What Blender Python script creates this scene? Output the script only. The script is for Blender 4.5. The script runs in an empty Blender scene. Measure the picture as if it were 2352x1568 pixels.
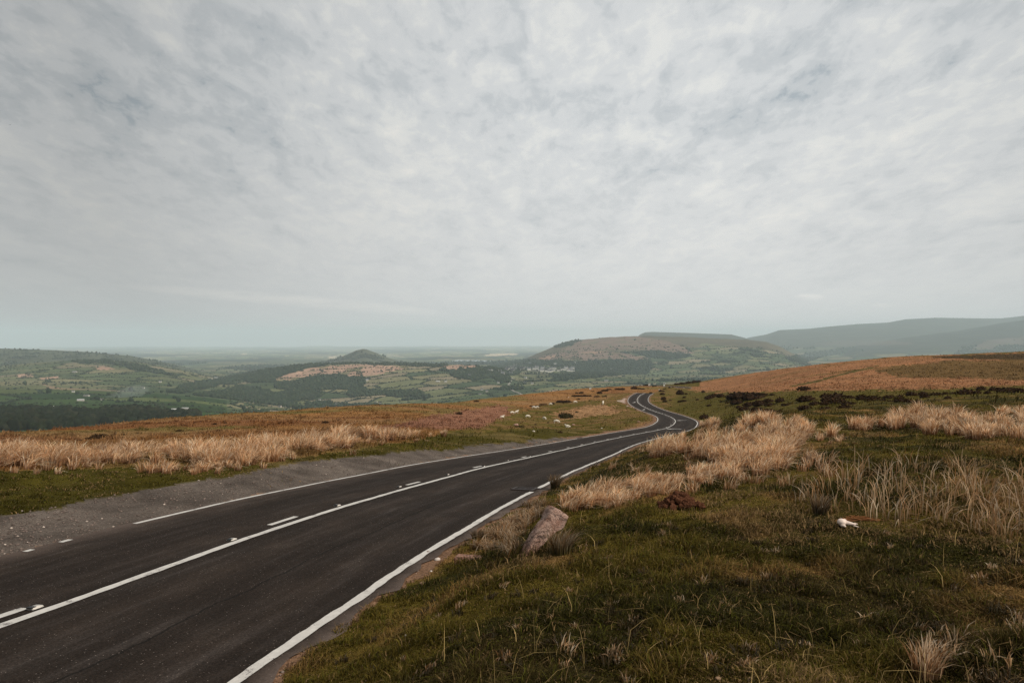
import bpy, bmesh, math, random
import numpy as np
from mathutils import Vector, Matrix
rng = np.random.default_rng(11); random.seed(11)
S = bpy.context.scene
COL = S.collection
# camera at the world origin looking along +Y; F etc. describe the 24 mm lens on a 2352 px wide frame
F, CX, HY = 1568.0, 1176.0, 775.0
NA = np.array

# ------------------------------------------------------------------ helpers
def tag(o, label=None, cat=None, group=None, kind=None):
    if label: o['label'] = label
    if cat: o['category'] = cat
    if group: o['group'] = group
    if kind: o['kind'] = kind
    return o

def npmesh(name, V, faces, col=None, smooth=False, attrs=None):
    """faces: list of (m,k) index arrays"""
    V = np.asarray(V, np.float32)
    me = bpy.data.meshes.new(name)
    me.vertices.add(len(V)); me.vertices.foreach_set('co', V.ravel())
    faces = [np.asarray(f, np.int32) for f in faces if len(f)]
    tot = np.concatenate([np.full(len(f), f.shape[1], np.int32) for f in faces])
    idx = np.concatenate([f.ravel() for f in faces])
    me.loops.add(len(idx)); me.loops.foreach_set('vertex_index', idx)
    me.polygons.add(len(tot))
    me.polygons.foreach_set('loop_start', np.r_[0, np.cumsum(tot)[:-1]].astype(np.int32))
    me.polygons.foreach_set('loop_total', tot)
    me.update(calc_edges=True)
    if smooth: me.polygons.foreach_set('use_smooth', np.ones(len(tot), bool))
    if col is not None:
        a = me.color_attributes.new('Col', 'FLOAT_COLOR', 'POINT')
        c = np.ones((len(V), 4), np.float32); c[:, :3] = col
        a.data.foreach_set('color', c.ravel())
    for k, v in (attrs or {}).items():
        a = me.attributes.new(k, 'FLOAT', 'POINT'); a.data.foreach_set('value', np.asarray(v, np.float32))
    return me

def obj(name, me, mat=None, parent=None, loc=None):
    o = bpy.data.objects.new(name, me); COL.objects.link(o)
    if mat is not None and not me.materials: me.materials.append(mat)
    if parent: o.parent = parent
    if loc is not None: o.location = loc
    return o

def empty(name, loc=(0, 0, 0), rz=0.0):
    o = bpy.data.objects.new(name, None); COL.objects.link(o); o.location = loc; o.rotation_euler = (0, 0, rz)
    o.empty_display_size = .2
    return o

def dup(o, parent=None):
    c = o.copy(); COL.objects.link(c); c.parent = parent
    for ch in list(o.children): dup(ch, c)
    return c

def bm_mesh(name, bm, smooth=False):
    me = bpy.data.meshes.new(name); bm.normal_update(); bm.to_mesh(me); bm.free()
    if smooth: me.polygons.foreach_set('use_smooth', np.ones(len(me.polygons), bool))
    return me

def bbox(bm, cx, cy, cz, sx, sy, sz, rz=0.0):
    g = bmesh.ops.create_cube(bm, size=1.0)
    M = Matrix.Translation((cx, cy, cz)) @ Matrix.Rotation(rz, 4, 'Z') @ Matrix.Diagonal((sx, sy, sz, 1))
    bmesh.ops.transform(bm, matrix=M, verts=g['verts'])
    return g['verts']

def hsh(ix, iy, seed):
    h = (ix.astype(np.int64) * 374761393 + iy.astype(np.int64) * 668265263 + seed * 974634777) & 0xffffffff
    h = ((h ^ (h >> 13)) * 1274126177) & 0xffffffff
    h = (h ^ (h >> 16)) & 0xffffffff
    h = (h * 2246822519) & 0xffffffff
    return ((h ^ (h >> 15)) & 0xffffff) / float(0x1000000)

def vn(x, y, seed=0):
    x = np.asarray(x, float); y = np.asarray(y, float)
    ix = np.floor(x); iy = np.floor(y); fx = x - ix; fy = y - iy
    fx = fx * fx * (3 - 2 * fx); fy = fy * fy * (3 - 2 * fy)
    a = hsh(ix, iy, seed); b = hsh(ix + 1, iy, seed); c = hsh(ix, iy + 1, seed); d = hsh(ix + 1, iy + 1, seed)
    return (a * (1 - fx) + b * fx) * (1 - fy) + (c * (1 - fx) + d * fx) * fy

def fbm(x, y, seed=0, oct=4, gain=.5):
    s = 0; a = 1; t = 0
    for i in range(oct):
        s = s + a * vn(x * 2 ** i + 17.3 * i, y * 2 ** i - 9.1 * i, seed + i); t += a; a *= gain
    return s / t

def sst(a, b, x):
    t = np.clip((x - a) / (b - a), 0, 1); return t * t * (3 - 2 * t)

def inpoly(x, y, poly):
    p = NA(poly, float); r = np.zeros(np.shape(x), bool); j = len(p) - 1
    for i in range(len(p)):
        c = ((p[i, 1] > y) != (p[j, 1] > y)) & (x < (p[j, 0] - p[i, 0]) * (y - p[i, 1]) / (p[j, 1] - p[i, 1] + 1e-12) + p[i, 0])
        r ^= c; j = i
    return r

def Zr(x0, y0, s):      # survey of the photograph: enlarged-crop coordinates -> frame coordinates
    return lambda L: [tuple([(x0 + u[0] / s) * .57422, (y0 + u[1] / s) * .57422] + [q / s * .57422 for q in u[2:]]) for u in L]
zA = Zr(0, 1250, 2.138); zB = Zr(900, 1300, 2.138); zC = Zr(1800, 1250, 2.138); zD = Zr(2996, 1200, 2.138)
zE = Zr(2300, 1450, 3.36); zG = Zr(1950, 1580, 3.136); zH = Zr(2700, 1480, 2.94); zI = Zr(2300, 1490, 4.704); zV = Zr(1950, 1400, 4.704)

class RBF:              # thin plate spline
    def __init__(s, u, w, v, lam=1e-4):
        n = len(u); s.u = u; s.w = w
        A = np.zeros((n + 3, n + 3)); A[:n, :n] = s.k(u[:, None], w[:, None], u, w) + lam * np.eye(n)
        A[:n, n] = 1; A[:n, n + 1] = u; A[:n, n + 2] = w; A[n:, :n] = A[:n, n:].T
        s.c = np.linalg.solve(A, np.r_[v, 0, 0, 0])
    def k(s, a, b, c, d):
        r2 = (a - c) ** 2 + (b - d) ** 2
        return .5 * r2 * np.log(r2 + 1e-12)
    def __call__(s, u, w):
        sh = np.shape(u); u = np.ravel(u); w = np.ravel(w); out = np.empty(len(u)); n = len(s.u)
        for i in range(0, len(u), 20000):
            a = u[i:i + 20000]; b = w[i:i + 20000]
            out[i:i + 20000] = s.k(a[:, None], b[:, None], s.u, s.w) @ s.c[:n] + s.c[n] + s.c[n + 1] * a + s.c[n + 2] * b
        return out.reshape(sh)

# ------------------------------------------------------------------ materials
MATS = {}
def nodes(name):
    m = bpy.data.materials.new(name); m.use_nodes = True; nt = m.node_tree
    b = nt.nodes['Principled BSDF']; MATS[name] = m
    return m, nt, b
def N(nt, t, **k):
    n = nt.nodes.new(t)
    for a, v in k.items():
        if a in n.inputs.keys() if hasattr(n, 'inputs') else False: n.inputs[a].default_value = v
        else: setattr(n, a, v)
    return n
def noise(nt, vec, scale, detail=4, rough=.6, dist=0.0):
    n = nt.nodes.new('ShaderNodeTexNoise'); n.inputs['Scale'].default_value = scale; n.inputs['Detail'].default_value = detail
    n.inputs['Roughness'].default_value = rough; n.inputs['Distortion'].default_value = dist
    if vec is not None: nt.links.new(vec, n.inputs['Vector'])
    return n
def ramp(nt, fac, stops):
    r = nt.nodes.new('ShaderNodeValToRGB'); e = r.color_ramp.elements
    while len(e) < len(stops): e.new(.5)
    for i, (p, c) in enumerate(stops):
        e[i].position = p; e[i].color = (*c, 1) if len(c) == 3 else c
    nt.links.new(fac, r.inputs['Fac']); return r
def mixc(nt, fac, a, b, mode='MIX'):
    m = nt.nodes.new('ShaderNodeMix'); m.data_type = 'RGBA'; m.blend_type = mode
    for s, v in ((m.inputs[0], fac), (m.inputs[6], a), (m.inputs[7], b)):
        if isinstance(v, (int, float)): s.default_value = v
        elif isinstance(v, tuple): s.default_value = (*v, 1)
        else: nt.links.new(v, s)
    return m.outputs[2]
def math_(nt, op, a, b=None, clamp=False):
    m = nt.nodes.new('ShaderNodeMath'); m.operation = op; m.use_clamp = clamp
    for i, v in enumerate((a, b)):
        if v is None: continue
        if isinstance(v, (int, float)): m.inputs[i].default_value = v
        else: nt.links.new(v, m.inputs[i])
    return m.outputs[0]
def bump(nt, b, h, strength, dist):
    n = nt.nodes.new('ShaderNodeBump'); n.inputs['Strength'].default_value = strength; n.inputs['Distance'].default_value = dist
    nt.links.new(h, n.inputs['Height']); nt.links.new(n.outputs[0], b.inputs['Normal'])
def g3(v): return (v, v, v)

def attr_mat(name, scale=6.0, amt=.5, rough=.9, bmp=None, fine=None):
    """vertex albedo, mottled by noise of the material's own"""
    m, nt, b = nodes(name)
    a = nt.nodes.new('ShaderNodeVertexColor'); a.layer_name = 'Col'
    gc = nt.nodes.new('ShaderNodeNewGeometry')
    n = noise(nt, gc.outputs['Position'], scale, 6, .7)
    r = ramp(nt, n.outputs['Fac'], [(.25, g3(1 - amt)), (.75, g3(1 + amt))])
    c = mixc(nt, 1.0, a.outputs['Color'], r.outputs['Color'], 'MULTIPLY')
    if fine:
        n2 = noise(nt, gc.outputs['Position'], fine, 3, .6)
        r2 = ramp(nt, n2.outputs['Fac'], [(.3, g3(.6)), (.7, g3(1.4))])
        c = mixc(nt, 1.0, c, r2.outputs['Color'], 'MULTIPLY')
        n3 = noise(nt, gc.outputs['Position'], fine * 4.1, 3, .7); r3 = ramp(nt, n3.outputs['Fac'], [(.32, g3(.45)), (.5, g3(.95)), (.68, g3(1.7))]); c = mixc(nt, 1.0, c, r3.outputs['Color'], 'MULTIPLY')
        if bmp: bump(nt, b, n2.outputs['Fac'], *bmp)
    elif bmp: bump(nt, b, n.outputs['Fac'], *bmp)
    nt.links.new(c, b.inputs['Base Color']); b.inputs['Roughness'].default_value = rough
    b.inputs['Specular IOR Level'].default_value = .02
    return m
def blade_mat(name, trans=.35):
    m, nt, b = nodes(name)
    a = nt.nodes.new('ShaderNodeVertexColor'); a.layer_name = 'Col'
    nt.links.new(a.outputs['Color'], b.inputs['Base Color']); b.inputs['Roughness'].default_value = .65
    b.inputs['Specular IOR Level'].default_value = .05
    t = nt.nodes.new('ShaderNodeBsdfTranslucent'); nt.links.new(a.outputs['Color'], t.inputs['Color'])
    mx = nt.nodes.new('ShaderNodeMixShader'); mx.inputs[0].default_value = trans
    nt.links.new(b.outputs[0], mx.inputs[1]); nt.links.new(t.outputs[0], mx.inputs[2])
    nt.links.new(mx.outputs[0], nt.nodes['Material Output'].inputs['Surface'])
    return m
def plain(name, c, rough=.8, scale=8., amt=.25, bmp=None, c2=None, spec=.3):
    m, nt, b = nodes(name)
    tc = nt.nodes.new('ShaderNodeTexCoord'); n = noise(nt, tc.outputs['Object'], scale, 6, .65)
    lo = tuple(x * (1 - amt) for x in c); hi = c2 or tuple(min(1, x * (1 + amt)) for x in c)
    r = ramp(nt, n.outputs['Fac'], [(.3, lo), (.7, hi)])
    nt.links.new(r.outputs['Color'], b.inputs['Base Color']); b.inputs['Roughness'].default_value = rough
    b.inputs['Specular IOR Level'].default_value = spec
    if bmp: bump(nt, b, n.outputs['Fac'], *bmp)
    return m

M_ground = attr_mat('moor ground', 1.1, .35, .95, (.5, .05), 26.)
M_land = attr_mat('far land', .02, .22, .95, None, .11)
M_grass = blade_mat('grass blades', .3)
M_rush = blade_mat('dry rush blades', .5)
M_leaf = attr_mat('leaves', .35, .35, .9)
M_heath = attr_mat('heather leaves', 9., .4, .95)
M_sheep = plain('sheep fleece', (.56, .50, .41), .95, 14., .12)
M_bird = plain('bird feathers', (.03, .03, .035), .8)
M_wall = plain('pale render wall', (.56, .53, .48), .9, .4, .08)
M_wall2 = plain('grey stone wall', (.42, .38, .34), .9, .4, .1)
M_roof = plain('slate roof', (.13, .13, .14), .8, .5, .15)
M_roof2 = plain('pale sheet roof', (.5, .5, .5), .8, .5, .1)
M_iron = plain('cast iron', (.022, .015, .012), .6, 30., .3, (.2, .003))
M_signw = plain('white sign', (.8, .79, .75), .5, 3., .04)
M_signk = plain('black sign', (.015, .015, .015), .5, 3., .1)
M_post = plain('grey steel post', (.28, .28, .28), .5, 5., .1)
M_stud = plain('white stud casting', (.50, .46, .41), .6, 30., .15, (.2, .002))
M_bone = plain('bleached bone', (.62, .50, .43), .7, 22., .14, (.35, .004))
M_wool = plain('white wool', (.72, .67, .6), .95, 30., .15, (.6, .01))

def stone_mat():
    m, nt, b = nodes('sandstone')
    tc = nt.nodes.new('ShaderNodeTexCoord')
    n = noise(nt, tc.outputs['Object'], 4.5, 8, .7, .4); n2 = noise(nt, tc.outputs['Object'], 34., 6, .7)
    r = ramp(nt, n.outputs['Fac'], [(.3, (.19, .085, .055)), (.45, (.34, .215, .165)), (.6, (.42, .29, .235)), (.75, (.50, .37, .30))])
    r2 = ramp(nt, n2.outputs['Fac'], [(.3, g3(.65)), (.7, g3(1.25))])
    v = noise(nt, tc.outputs['Object'], 24., 5, .7); rl = ramp(nt, v.outputs['Fac'], [(.60, g3(0)), (.72, g3(.7))])
    c = mixc(nt, 1., r.outputs['Color'], r2.outputs['Color'], 'MULTIPLY')
    c = mixc(nt, rl.outputs['Color'], c, (.46, .41, .35))
    ck = noise(nt, tc.outputs['Object'], 5.5, 5, .6, .8); cr = ramp(nt, ck.outputs['Fac'], [(.475, g3(1)), (.497, g3(.28)), (.503, g3(.28)), (.525, g3(1))]); c = mixc(nt, 1., c, cr.outputs['Color'], 'MULTIPLY')
    sp_ = nt.nodes.new('ShaderNodeSeparateXYZ'); nt.links.new(tc.outputs['Object'], sp_.inputs[0]); sr = ramp(nt, math_(nt, 'ADD', sp_.outputs[2], math_(nt, 'MULTIPLY', n2.outputs['Fac'], .14)), [(.08, (.62, .45, .36)), (.3, g3(1)), (.5, (1.08, 1.1, 1.12))]); c = mixc(nt, 1., c, sr.outputs['Color'], 'MULTIPLY')
    nt.links.new(c, b.inputs['Base Color']); b.inputs['Roughness'].default_value = .95; b.inputs['Specular IOR Level'].default_value = .15
    bump(nt, b, n2.outputs['Fac'], 1.0, .035)
    return m
M_stone = stone_mat()
M_peat = plain('rusty peat', (.04, .017, .010), 1., 26., .5, (1., .03), c2=(.13, .055, .03), spec=.02)
M_peb = attr_mat('pebbles', 20., .2, .9)

# ------------------------------------------------------------------ the road line
RPTS = NA([(-13.0,-26,.2),(-9.6,-15,-.86),(-7.9,-8,-1.5),(-6.75,-2.5,-1.99),(-5.85,2,-2.39),(-5.3,5,-2.655),
(-4.98,6.64,-2.803),(-4.92,6.97,-2.835),(-4.85,7.32,-2.868),(-4.77,7.70,-2.899),(-4.69,8.10,-2.931),(-4.60,8.54,-2.964),(-4.49,9.00,-2.998),(-4.37,9.50,-3.032),(-4.24,10.04,-3.068),(-4.09,10.62,-3.111),(-3.93,11.26,-3.162),(-3.75,11.96,-3.219),(-3.55,12.72,-3.284),(-3.33,13.57,-3.355),(-3.09,14.51,-3.450),(-2.81,15.57,-3.557),(-2.51,16.76,-3.679),(-2.16,18.10,-3.824),(-1.77,19.61,-3.988),(-1.32,21.31,-4.169),(-0.80,23.20,-4.377),(-0.19,25.33,-4.629),(0.50,27.80,-4.924),(1.32,30.86,-5.297),(2.32,34.86,-5.799),(3.59,40.15,-6.472),(5.15,46.42,-7.253),(6.97,52.89,-8.016),(8.91,58.79,-8.673),(10.95,64.27,-9.238),(13.05,69.37,-9.734),(15.22,74.26,-10.190),(17.53,79.47,-10.653),(18.84,82.70,-10.920),(20.53,87.54,-11.266),(21.68,91.35,-11.531),(23.21,96.96,-11.943),(25.16,105.78,-12.663),(27.09,115.37,-13.563),(28.50,123.11,-14.251),(29.26,128.36,-14.683),(29.76,132.60,-14.987),(30.40,142.53,-15.622),(30.90,151.96,-16.112),(31.46,161.53,-16.524),(32.33,172.30,-16.905),(33.22,180.37,-17.133),(34.12,186.13,-17.267),(35.25,192.19,-17.402),(36.63,198.79,-17.558),(38.06,204.93,-17.726),(39.62,211.53,-17.926),(41.03,216.68,-18.106),(42.42,221.53,-18.283),(43.77,226.24,-18.454),
(45.5,232,-18.85),(51,246,-20.6),(61,262,-21.6),(69,274,-21.0),(71,284,-20.75),(67,299,-21.3),(59,318,-22.5),(48,336,-24.2)])
def spline(P, step=.2):
    d = np.linalg.norm(np.diff(P, axis=0), axis=1); t = np.r_[0, np.cumsum(d ** .5)]
    out = []
    for i in range(len(P) - 1):
        p0 = P[max(i - 1, 0)]; p1 = P[i]; p2 = P[i + 1]; p3 = P[min(i + 2, len(P) - 1)]
        t1, t2 = t[i], t[i + 1]; t0 = t[i - 1] if i else t1 - (t2 - t1); t3 = t[i + 2] if i + 2 < len(P) else t2 + (t2 - t1)
        m1 = (t2 - t1) * ((p1 - p0) / (t1 - t0) - (p2 - p0) / (t2 - t0)) + (p2 - p1) if i else (p2 - p1)
        m2 = (p2 - p1) + ((t2 - t1) * ((p3 - p2) / (t3 - t2) - (p3 - p1) / (t3 - t1)) if i + 2 < len(P) else 0)
        n = max(2, int(d[i] / step)); u = np.linspace(0, 1, n, endpoint=False)[:, None]
        out.append((2 * u ** 3 - 3 * u ** 2 + 1) * p1 + (u ** 3 - 2 * u ** 2 + u) * m1 + (-2 * u ** 3 + 3 * u ** 2) * p2 + (u ** 3 - u ** 2) * m2)
    return np.vstack(out + [P[-1:]])
RP = spline(RPTS)
for _ in range(6):
    RP[1:-1] = .25 * RP[:-2] + .5 * RP[1:-1] + .25 * RP[2:]
RS = np.r_[0, np.cumsum(np.linalg.norm(np.diff(RP[:, :2], axis=0), axis=1))]
ss = np.arange(0, RS[-1], .25); RP = np.c_[[np.interp(ss, RS, RP[:, k]) for k in range(3)]].T; RS = ss
T_ = np.gradient(RP[:, :2], axis=0); T_ /= np.linalg.norm(T_, axis=1)[:, None]
for _ in range(4): T_[1:-1] = (T_[:-2] + T_[1:-1] + T_[2:]) / 3
RN = np.c_[T_[:, 1], -T_[:, 0]]
ROLL = .01 * np.clip((60 - RP[:, 1]) / 30, 0, 1)
WL, WR = 2.5, 3.0
def road_at(s, d, dz=0.0):
    s = np.asarray(s, float); d = np.asarray(d, float)
    x = np.interp(s, RS, RP[:, 0]); y = np.interp(s, RS, RP[:, 1]); z = np.interp(s, RS, RP[:, 2])
    nx = np.interp(s, RS, RN[:, 0]); ny = np.interp(s, RS, RN[:, 1]); rl = np.interp(s, RS, ROLL)
    return np.stack([x + nx * d, y + ny * d, z + rl * d + dz], -1)
def to_road(X, Y):      # nearest station, signed offset, surface height
    X = np.ravel(X); Y = np.ravel(Y); n = len(X); bi = np.zeros(n, int)
    Q = RP[::4, :2].astype(np.float32)
    for i in range(0, n, 40000):
        a = np.c_[X[i:i + 40000], Y[i:i + 40000]].astype(np.float32)
        d2 = (a[:, :1] - Q[:, 0]) ** 2 + (a[:, 1:] - Q[:, 1]) ** 2
        bi[i:i + 40000] = d2.argmin(1) * 4
    for st in (2, 1):
        c = np.stack([np.clip(bi + k * st, 0, len(RP) - 1) for k in (-1, 0, 1)], 1)
        d2 = (X[:, None] - RP[c, 0]) ** 2 + (Y[:, None] - RP[c, 1]) ** 2
        bi = c[np.arange(n), d2.argmin(1)]
    dx = X - RP[bi, 0]; dy = Y - RP[bi, 1]
    d = dx * RN[bi, 0] + dy * RN[bi, 1]; al = np.abs(dx * T_[bi, 0] + dy * T_[bi, 1])
    end = (bi < 2) | (bi > len(RP) - 3)
    d = np.where(end & (al > 1), np.sign(d + 1e-9) * np.hypot(dx, dy), d)
    s = RS[bi] + np.where(end, 0, dx * T_[bi, 0] + dy * T_[bi, 1])
    return s, d, np.interp(s, RS, RP[:, 2]) + np.interp(s, RS, ROLL) * np.clip(d, -4, 4)
def road_px(x, y):      # frame point on the road -> (s, d)
    best = None
    P = RP; m = P[:, 1] > 5
    px = CX + F * P[m, 0] / P[m, 1]; py = HY - F * P[m, 2] / P[m, 1]
    s0 = RS[m][np.argmin((px - x) ** 2 + 4 * (py - y) ** 2)]
    for w, nn in ((14, 61), (1.2, 41)):
        sg, dg = np.meshgrid(np.linspace(s0 - w, s0 + w, nn), np.linspace(-3.6, 3.6, 61) if best is None else np.linspace(best[1] - .3, best[1] + .3, 41), indexing='ij')
        q = road_at(sg, dg); e = (CX + F * q[..., 0] / q[..., 1] - x) ** 2 + (HY - F * q[..., 2] / q[..., 1] - y) ** 2
        k = np.unravel_index(e.argmin(), e.shape); best = (sg[k], dg[k]); s0 = sg[k]
    return best
CUT0 = RS[np.argmax(RP[:, 1] > 236)]; CUT1 = RS[np.argmax(RP[:, 1] > 279)]
def hidden(s): return (s > CUT0) & (s < CUT1)
TL, TR = -WL - .14, WR + .24     # tarmac edges

# ------------------------------------------------------------------ moor ground (heightfield round the camera)
CT = [  # frame x, frame y, depth
(1000,1400,5.9),(1400,1400,4.9),(1900,1400,4.39),(2352,1400,4.14),(1200,1568,3.4),(1700,1568,3.16),(2352,1568,3.06),(2900,1568,3.0),
(1450,1250,6.93),(1190,1270,7.44),(1945,1205,6.75),(2352,1220,6.34),(2900,1210,6.2),(1560,1150,9.2),(1300,1160,11.2),(1450,1100,13.3),(1700,1090,11.95),(2000,1080,10.8),(2352,1060,11),(2900,1050,11),
(1480,1045,19.2),(1600,1010,21.4),(1700,985,23.9),(1850,970,24.9),(2000,985,20.5),(2352,985,19.4),(2900,985,19),
(1600,985,34),(1700,960,40),(1850,945,45),(1640,985,80),(1600,940,140),(1700,925,135),(1800,925,100),(1900,925,78),(2100,905,80),(2352,895,90),(1700,908,150),(2000,950,36),(2200,932,38),(2352,925,38),(2100,922,55),(2900,915,45),(2900,890,95),
(1560,881,330),(1700,862,330),(1850,842,300),(2000,827,280),(2100,821,280),(2352,814,290),(2900,806,300),(1700,890,210),(1850,875,180),(2000,870,160),(2352,870,150),(2900,865,150),(1600,900,240),
(-40,1190,12.3),(300,1130,14.5),(0,1120,15.5),(0,1070,19),(300,1075,19),(600,1050,22),(600,1090,17),(900,1030,26),(1000,1010,40),(1200,1003,50),
(1300,985,105),(1400,975,105),(1300,960,150),(1430,950,140),(1350,935,170),(1200,970,120),(1100,970,105),(1000,965,95),(1100,940,165),(1250,935,185),(1250,910,230),(1400,905,235),(1430,893,270),(1490,898.5,252),(1520,894,270),(1475,894,275),
(0,1011,90),(200,995,110),(400,973,130),(700,949,160),(900,934,190),(1100,917,230),(1200,905,250),(1300,896,280),(1400,889,300),(1480,886,320),
(0,1020,45),(300,1000,60),(600,980,70),(800,960,100),(600,1000,45),(0,1045,25),(-500,1025,60),(-500,1120,18),(-500,1060,28),(-500,1200,12.5)]
sky_pts = [p for p in CT if p[2] >= 60 and (p[0], p[1]) in {(0,1011),(200,995),(400,973),(700,949),(900,934),(1100,917),(1200,905),(1300,896),(1400,889),(1480,886),(1560,881),(1700,862),(1850,842),(2000,827),(2100,821),(2352,814),(2900,806),(-500,1025)}]
pts = [((x - CX) / F * Y, Y, -(y - HY) / F * Y) for x, y, Y in CT]
for x, y, Y in sky_pts:
    for k, dz in ((1.35, .06), (1.9, .17), (3.0, .42)):
        pts.append(((x - CX) / F * Y * k, Y * k, -(y - HY) / F * Y * k - dz * Y))
pts += [(0, .2, -1.62), (.8, .6, -1.6), (-.9, .7, -1.85), (1.6, 1.2, -1.56), (0, 1.6, -1.64), (-1.1, 2, -2.1)]
rp_idx = [i for i in range(0, len(RS), 10) if RP[i, 1] > 5 and RP[i, 1] < 330 and not (CUT0 - 1 < RS[i] < CUT1 + 1)]
for i in rp_idx: 
    for d in (-2.6, 3.2): pts.append(tuple(road_at(RS[i], d)))
pts = NA(pts)
def polar(X, Y):
    az = np.arctan2(X, Y); r = np.hypot(X, Y)
    return np.clip(az, -1.0, 1.0) * 2.2, np.log(r + 2.5)
_u, _w = polar(pts[:, 0], pts[:, 1]); _r = np.hypot(pts[:, 0], pts[:, 1])
moor = RBF(_u, _w, pts[:, 2] / (_r + 2.5), 3e-4)
def moor_z(X, Y, rough=True):
    sh = np.shape(X); X = np.ravel(X).astype(float); Y = np.ravel(Y).astype(float)
    u, w = polar(X, Y); r = np.hypot(X, Y)
    z = moor(u, w) * (r + 2.5)
    s, d, zr = to_road(X, Y)
    out = np.maximum(TL - d, d - TR)           # metres outside the tarmac
    out = np.where(hidden(s), 9., out)
    if rough:
        a = sst(.1, 1.5, out)
        z = z + a * ((vn(X * 3.1, Y * 3.1, 3) - .5) * .07 + (vn(X * 1.2, Y * 1.2, 4) - .5) * .14) * sst(120, 20, r)
        z = z + a * (vn(X * .31, Y * .31, 5) - .5) * .24 * sst(4, 14, r) * sst(-1, 3, out)
        z = z + (vn(X * .06, Y * .06, 6) - .5) * .55 * sst(60, 200, r) * sst(2, 12, out)
    k = sst(0.02, 1.5, out)
    zz = np.where(out < 0.05, zr - .018, (zr - .01 + .02 * sst(.05, .4, out)) * (1 - k) + z * k)
    return zz.reshape(sh)
def moor_hit(x, y, lo=2.0, hi=420.):
    Y = np.geomspace(lo, hi, 700); X = (x - CX) / F * Y
    g = moor_z(X, Y, False) - (-(y - HY) / F * Y)
    k = np.argmax(g >= 0)
    if g[k] < 0: k = len(Y) - 1
    Yh = Y[k] if k == 0 else Y[k - 1] + (Y[k] - Y[k - 1]) * (-g[k - 1]) / (g[k] - g[k - 1] + 1e-9)
    X = (x - CX) / F * Yh
    return float(X), float(Yh), float(moor_z(NA([X]), NA([Yh]))[0])
def PX(X, Y, Z): 
    Y = np.maximum(Y, .05)
    return CX + F * X / Y, HY - F * Z / Y

# land cover of the moor, surveyed in the frame
P_gravel = [(-300,1330),(0,1281),(153,1242),(309,1203),(483,1161.5),(632,1130),(905,1075.6),(1044,1052),(1203,1028),(1330,1007),(1330,1001),(1200,1015),(1080,1027),(1000,1036),(900,1043),(800,1052),(700,1063),(560,1088),(430,1108),(250,1142),(100,1168),(0,1183),(-300,1235)]
P_layby = zE([(560,515),(640,492),(700,465),(750,425),(800,405),(870,400),(760,470),(725,500),(725,540),(745,580),(800,620),(700,590),(705,555),(620,535)])
P_pink = zB([(1280,880),(1400,860),(1600,820),(1800,770),(2000,740),(2352,690),(2420,690),(2420,790),(2200,870),(2080,900),(1900,915),(1800,905),(1740,870),(1550,900),(1280,900)]) + []
P_green_left = zC([(-200,1170),(0,1010),(300,970),(420,900),(600,850),(740,800),(880,780),(1050,760),(1200,750),(1400,720),(1500,690),(1750,680),(1900,640),(1750,625),(1900,625),(2000,660),(1800,860),(1500,1000),(900,1060),(400,1120)])
P_dryc = zG([(820,230),(1000,190),(1300,130),(1480,110),(1620,150),(1600,180),(1700,195),(1640,230),(1400,260),(1200,285),(960,310),(900,290),(860,290)])
P_green_right = zE([(1000,415),(1100,400),(1300,440),(1500,490),(1700,510),(2000,500),(2352,520),(2352,640),(1900,700),(1620,800),(1400,690),(1000,540)])
P_green_r2 = [(1560,965),(1700,925),(1850,935),(2100,918),(2352,905),(2900,900),(2900,950),(2352,945),(2000,955),(1850,960),(1750,965)]
P_turf_left = [(-400,1290),(-400,1085),(0,1080),(250,1072),(450,1062),(600,1066),(700,1050),(850,1026),(960,1010),(1010,995),(1100,990),(1250,985),(1350,985),(1500,985),(1330,1010),(1000,1040),(700,1075),(430,1112),(0,1190)]
P_brown_r = zD([(0,790),(500,770),(900,770),(1500,760),(2352,730),(2900,700),(2900,430),(2352,450),(1300,480),(0,600),(-400,700),(-500,780)])
P_track = zD([(330,740),(560,690),(760,635),(950,590),(1120,555),(1130,565),(960,603),(770,648),(580,702),(350,745)])
P_greenfar = zD([(1050,600),(1300,560),(1700,520),(2352,510),(2900,500),(2900,660),(2352,690),(1900,665),(1500,665),(1250,650)])
P_darksky = zD([(1540,488),(1900,470),(2352,455),(2900,430),(2900,500),(2352,512),(1900,505),(1650,500)])
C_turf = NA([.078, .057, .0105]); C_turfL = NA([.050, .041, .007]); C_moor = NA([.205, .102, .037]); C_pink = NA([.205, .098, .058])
C_dry = NA([.23, .135, .062]); C_gravel = NA([.092, .075, .063]); C_dirt = NA([.21, .13, .085]); C_brownR = NA([.25, .120, .056])
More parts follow.
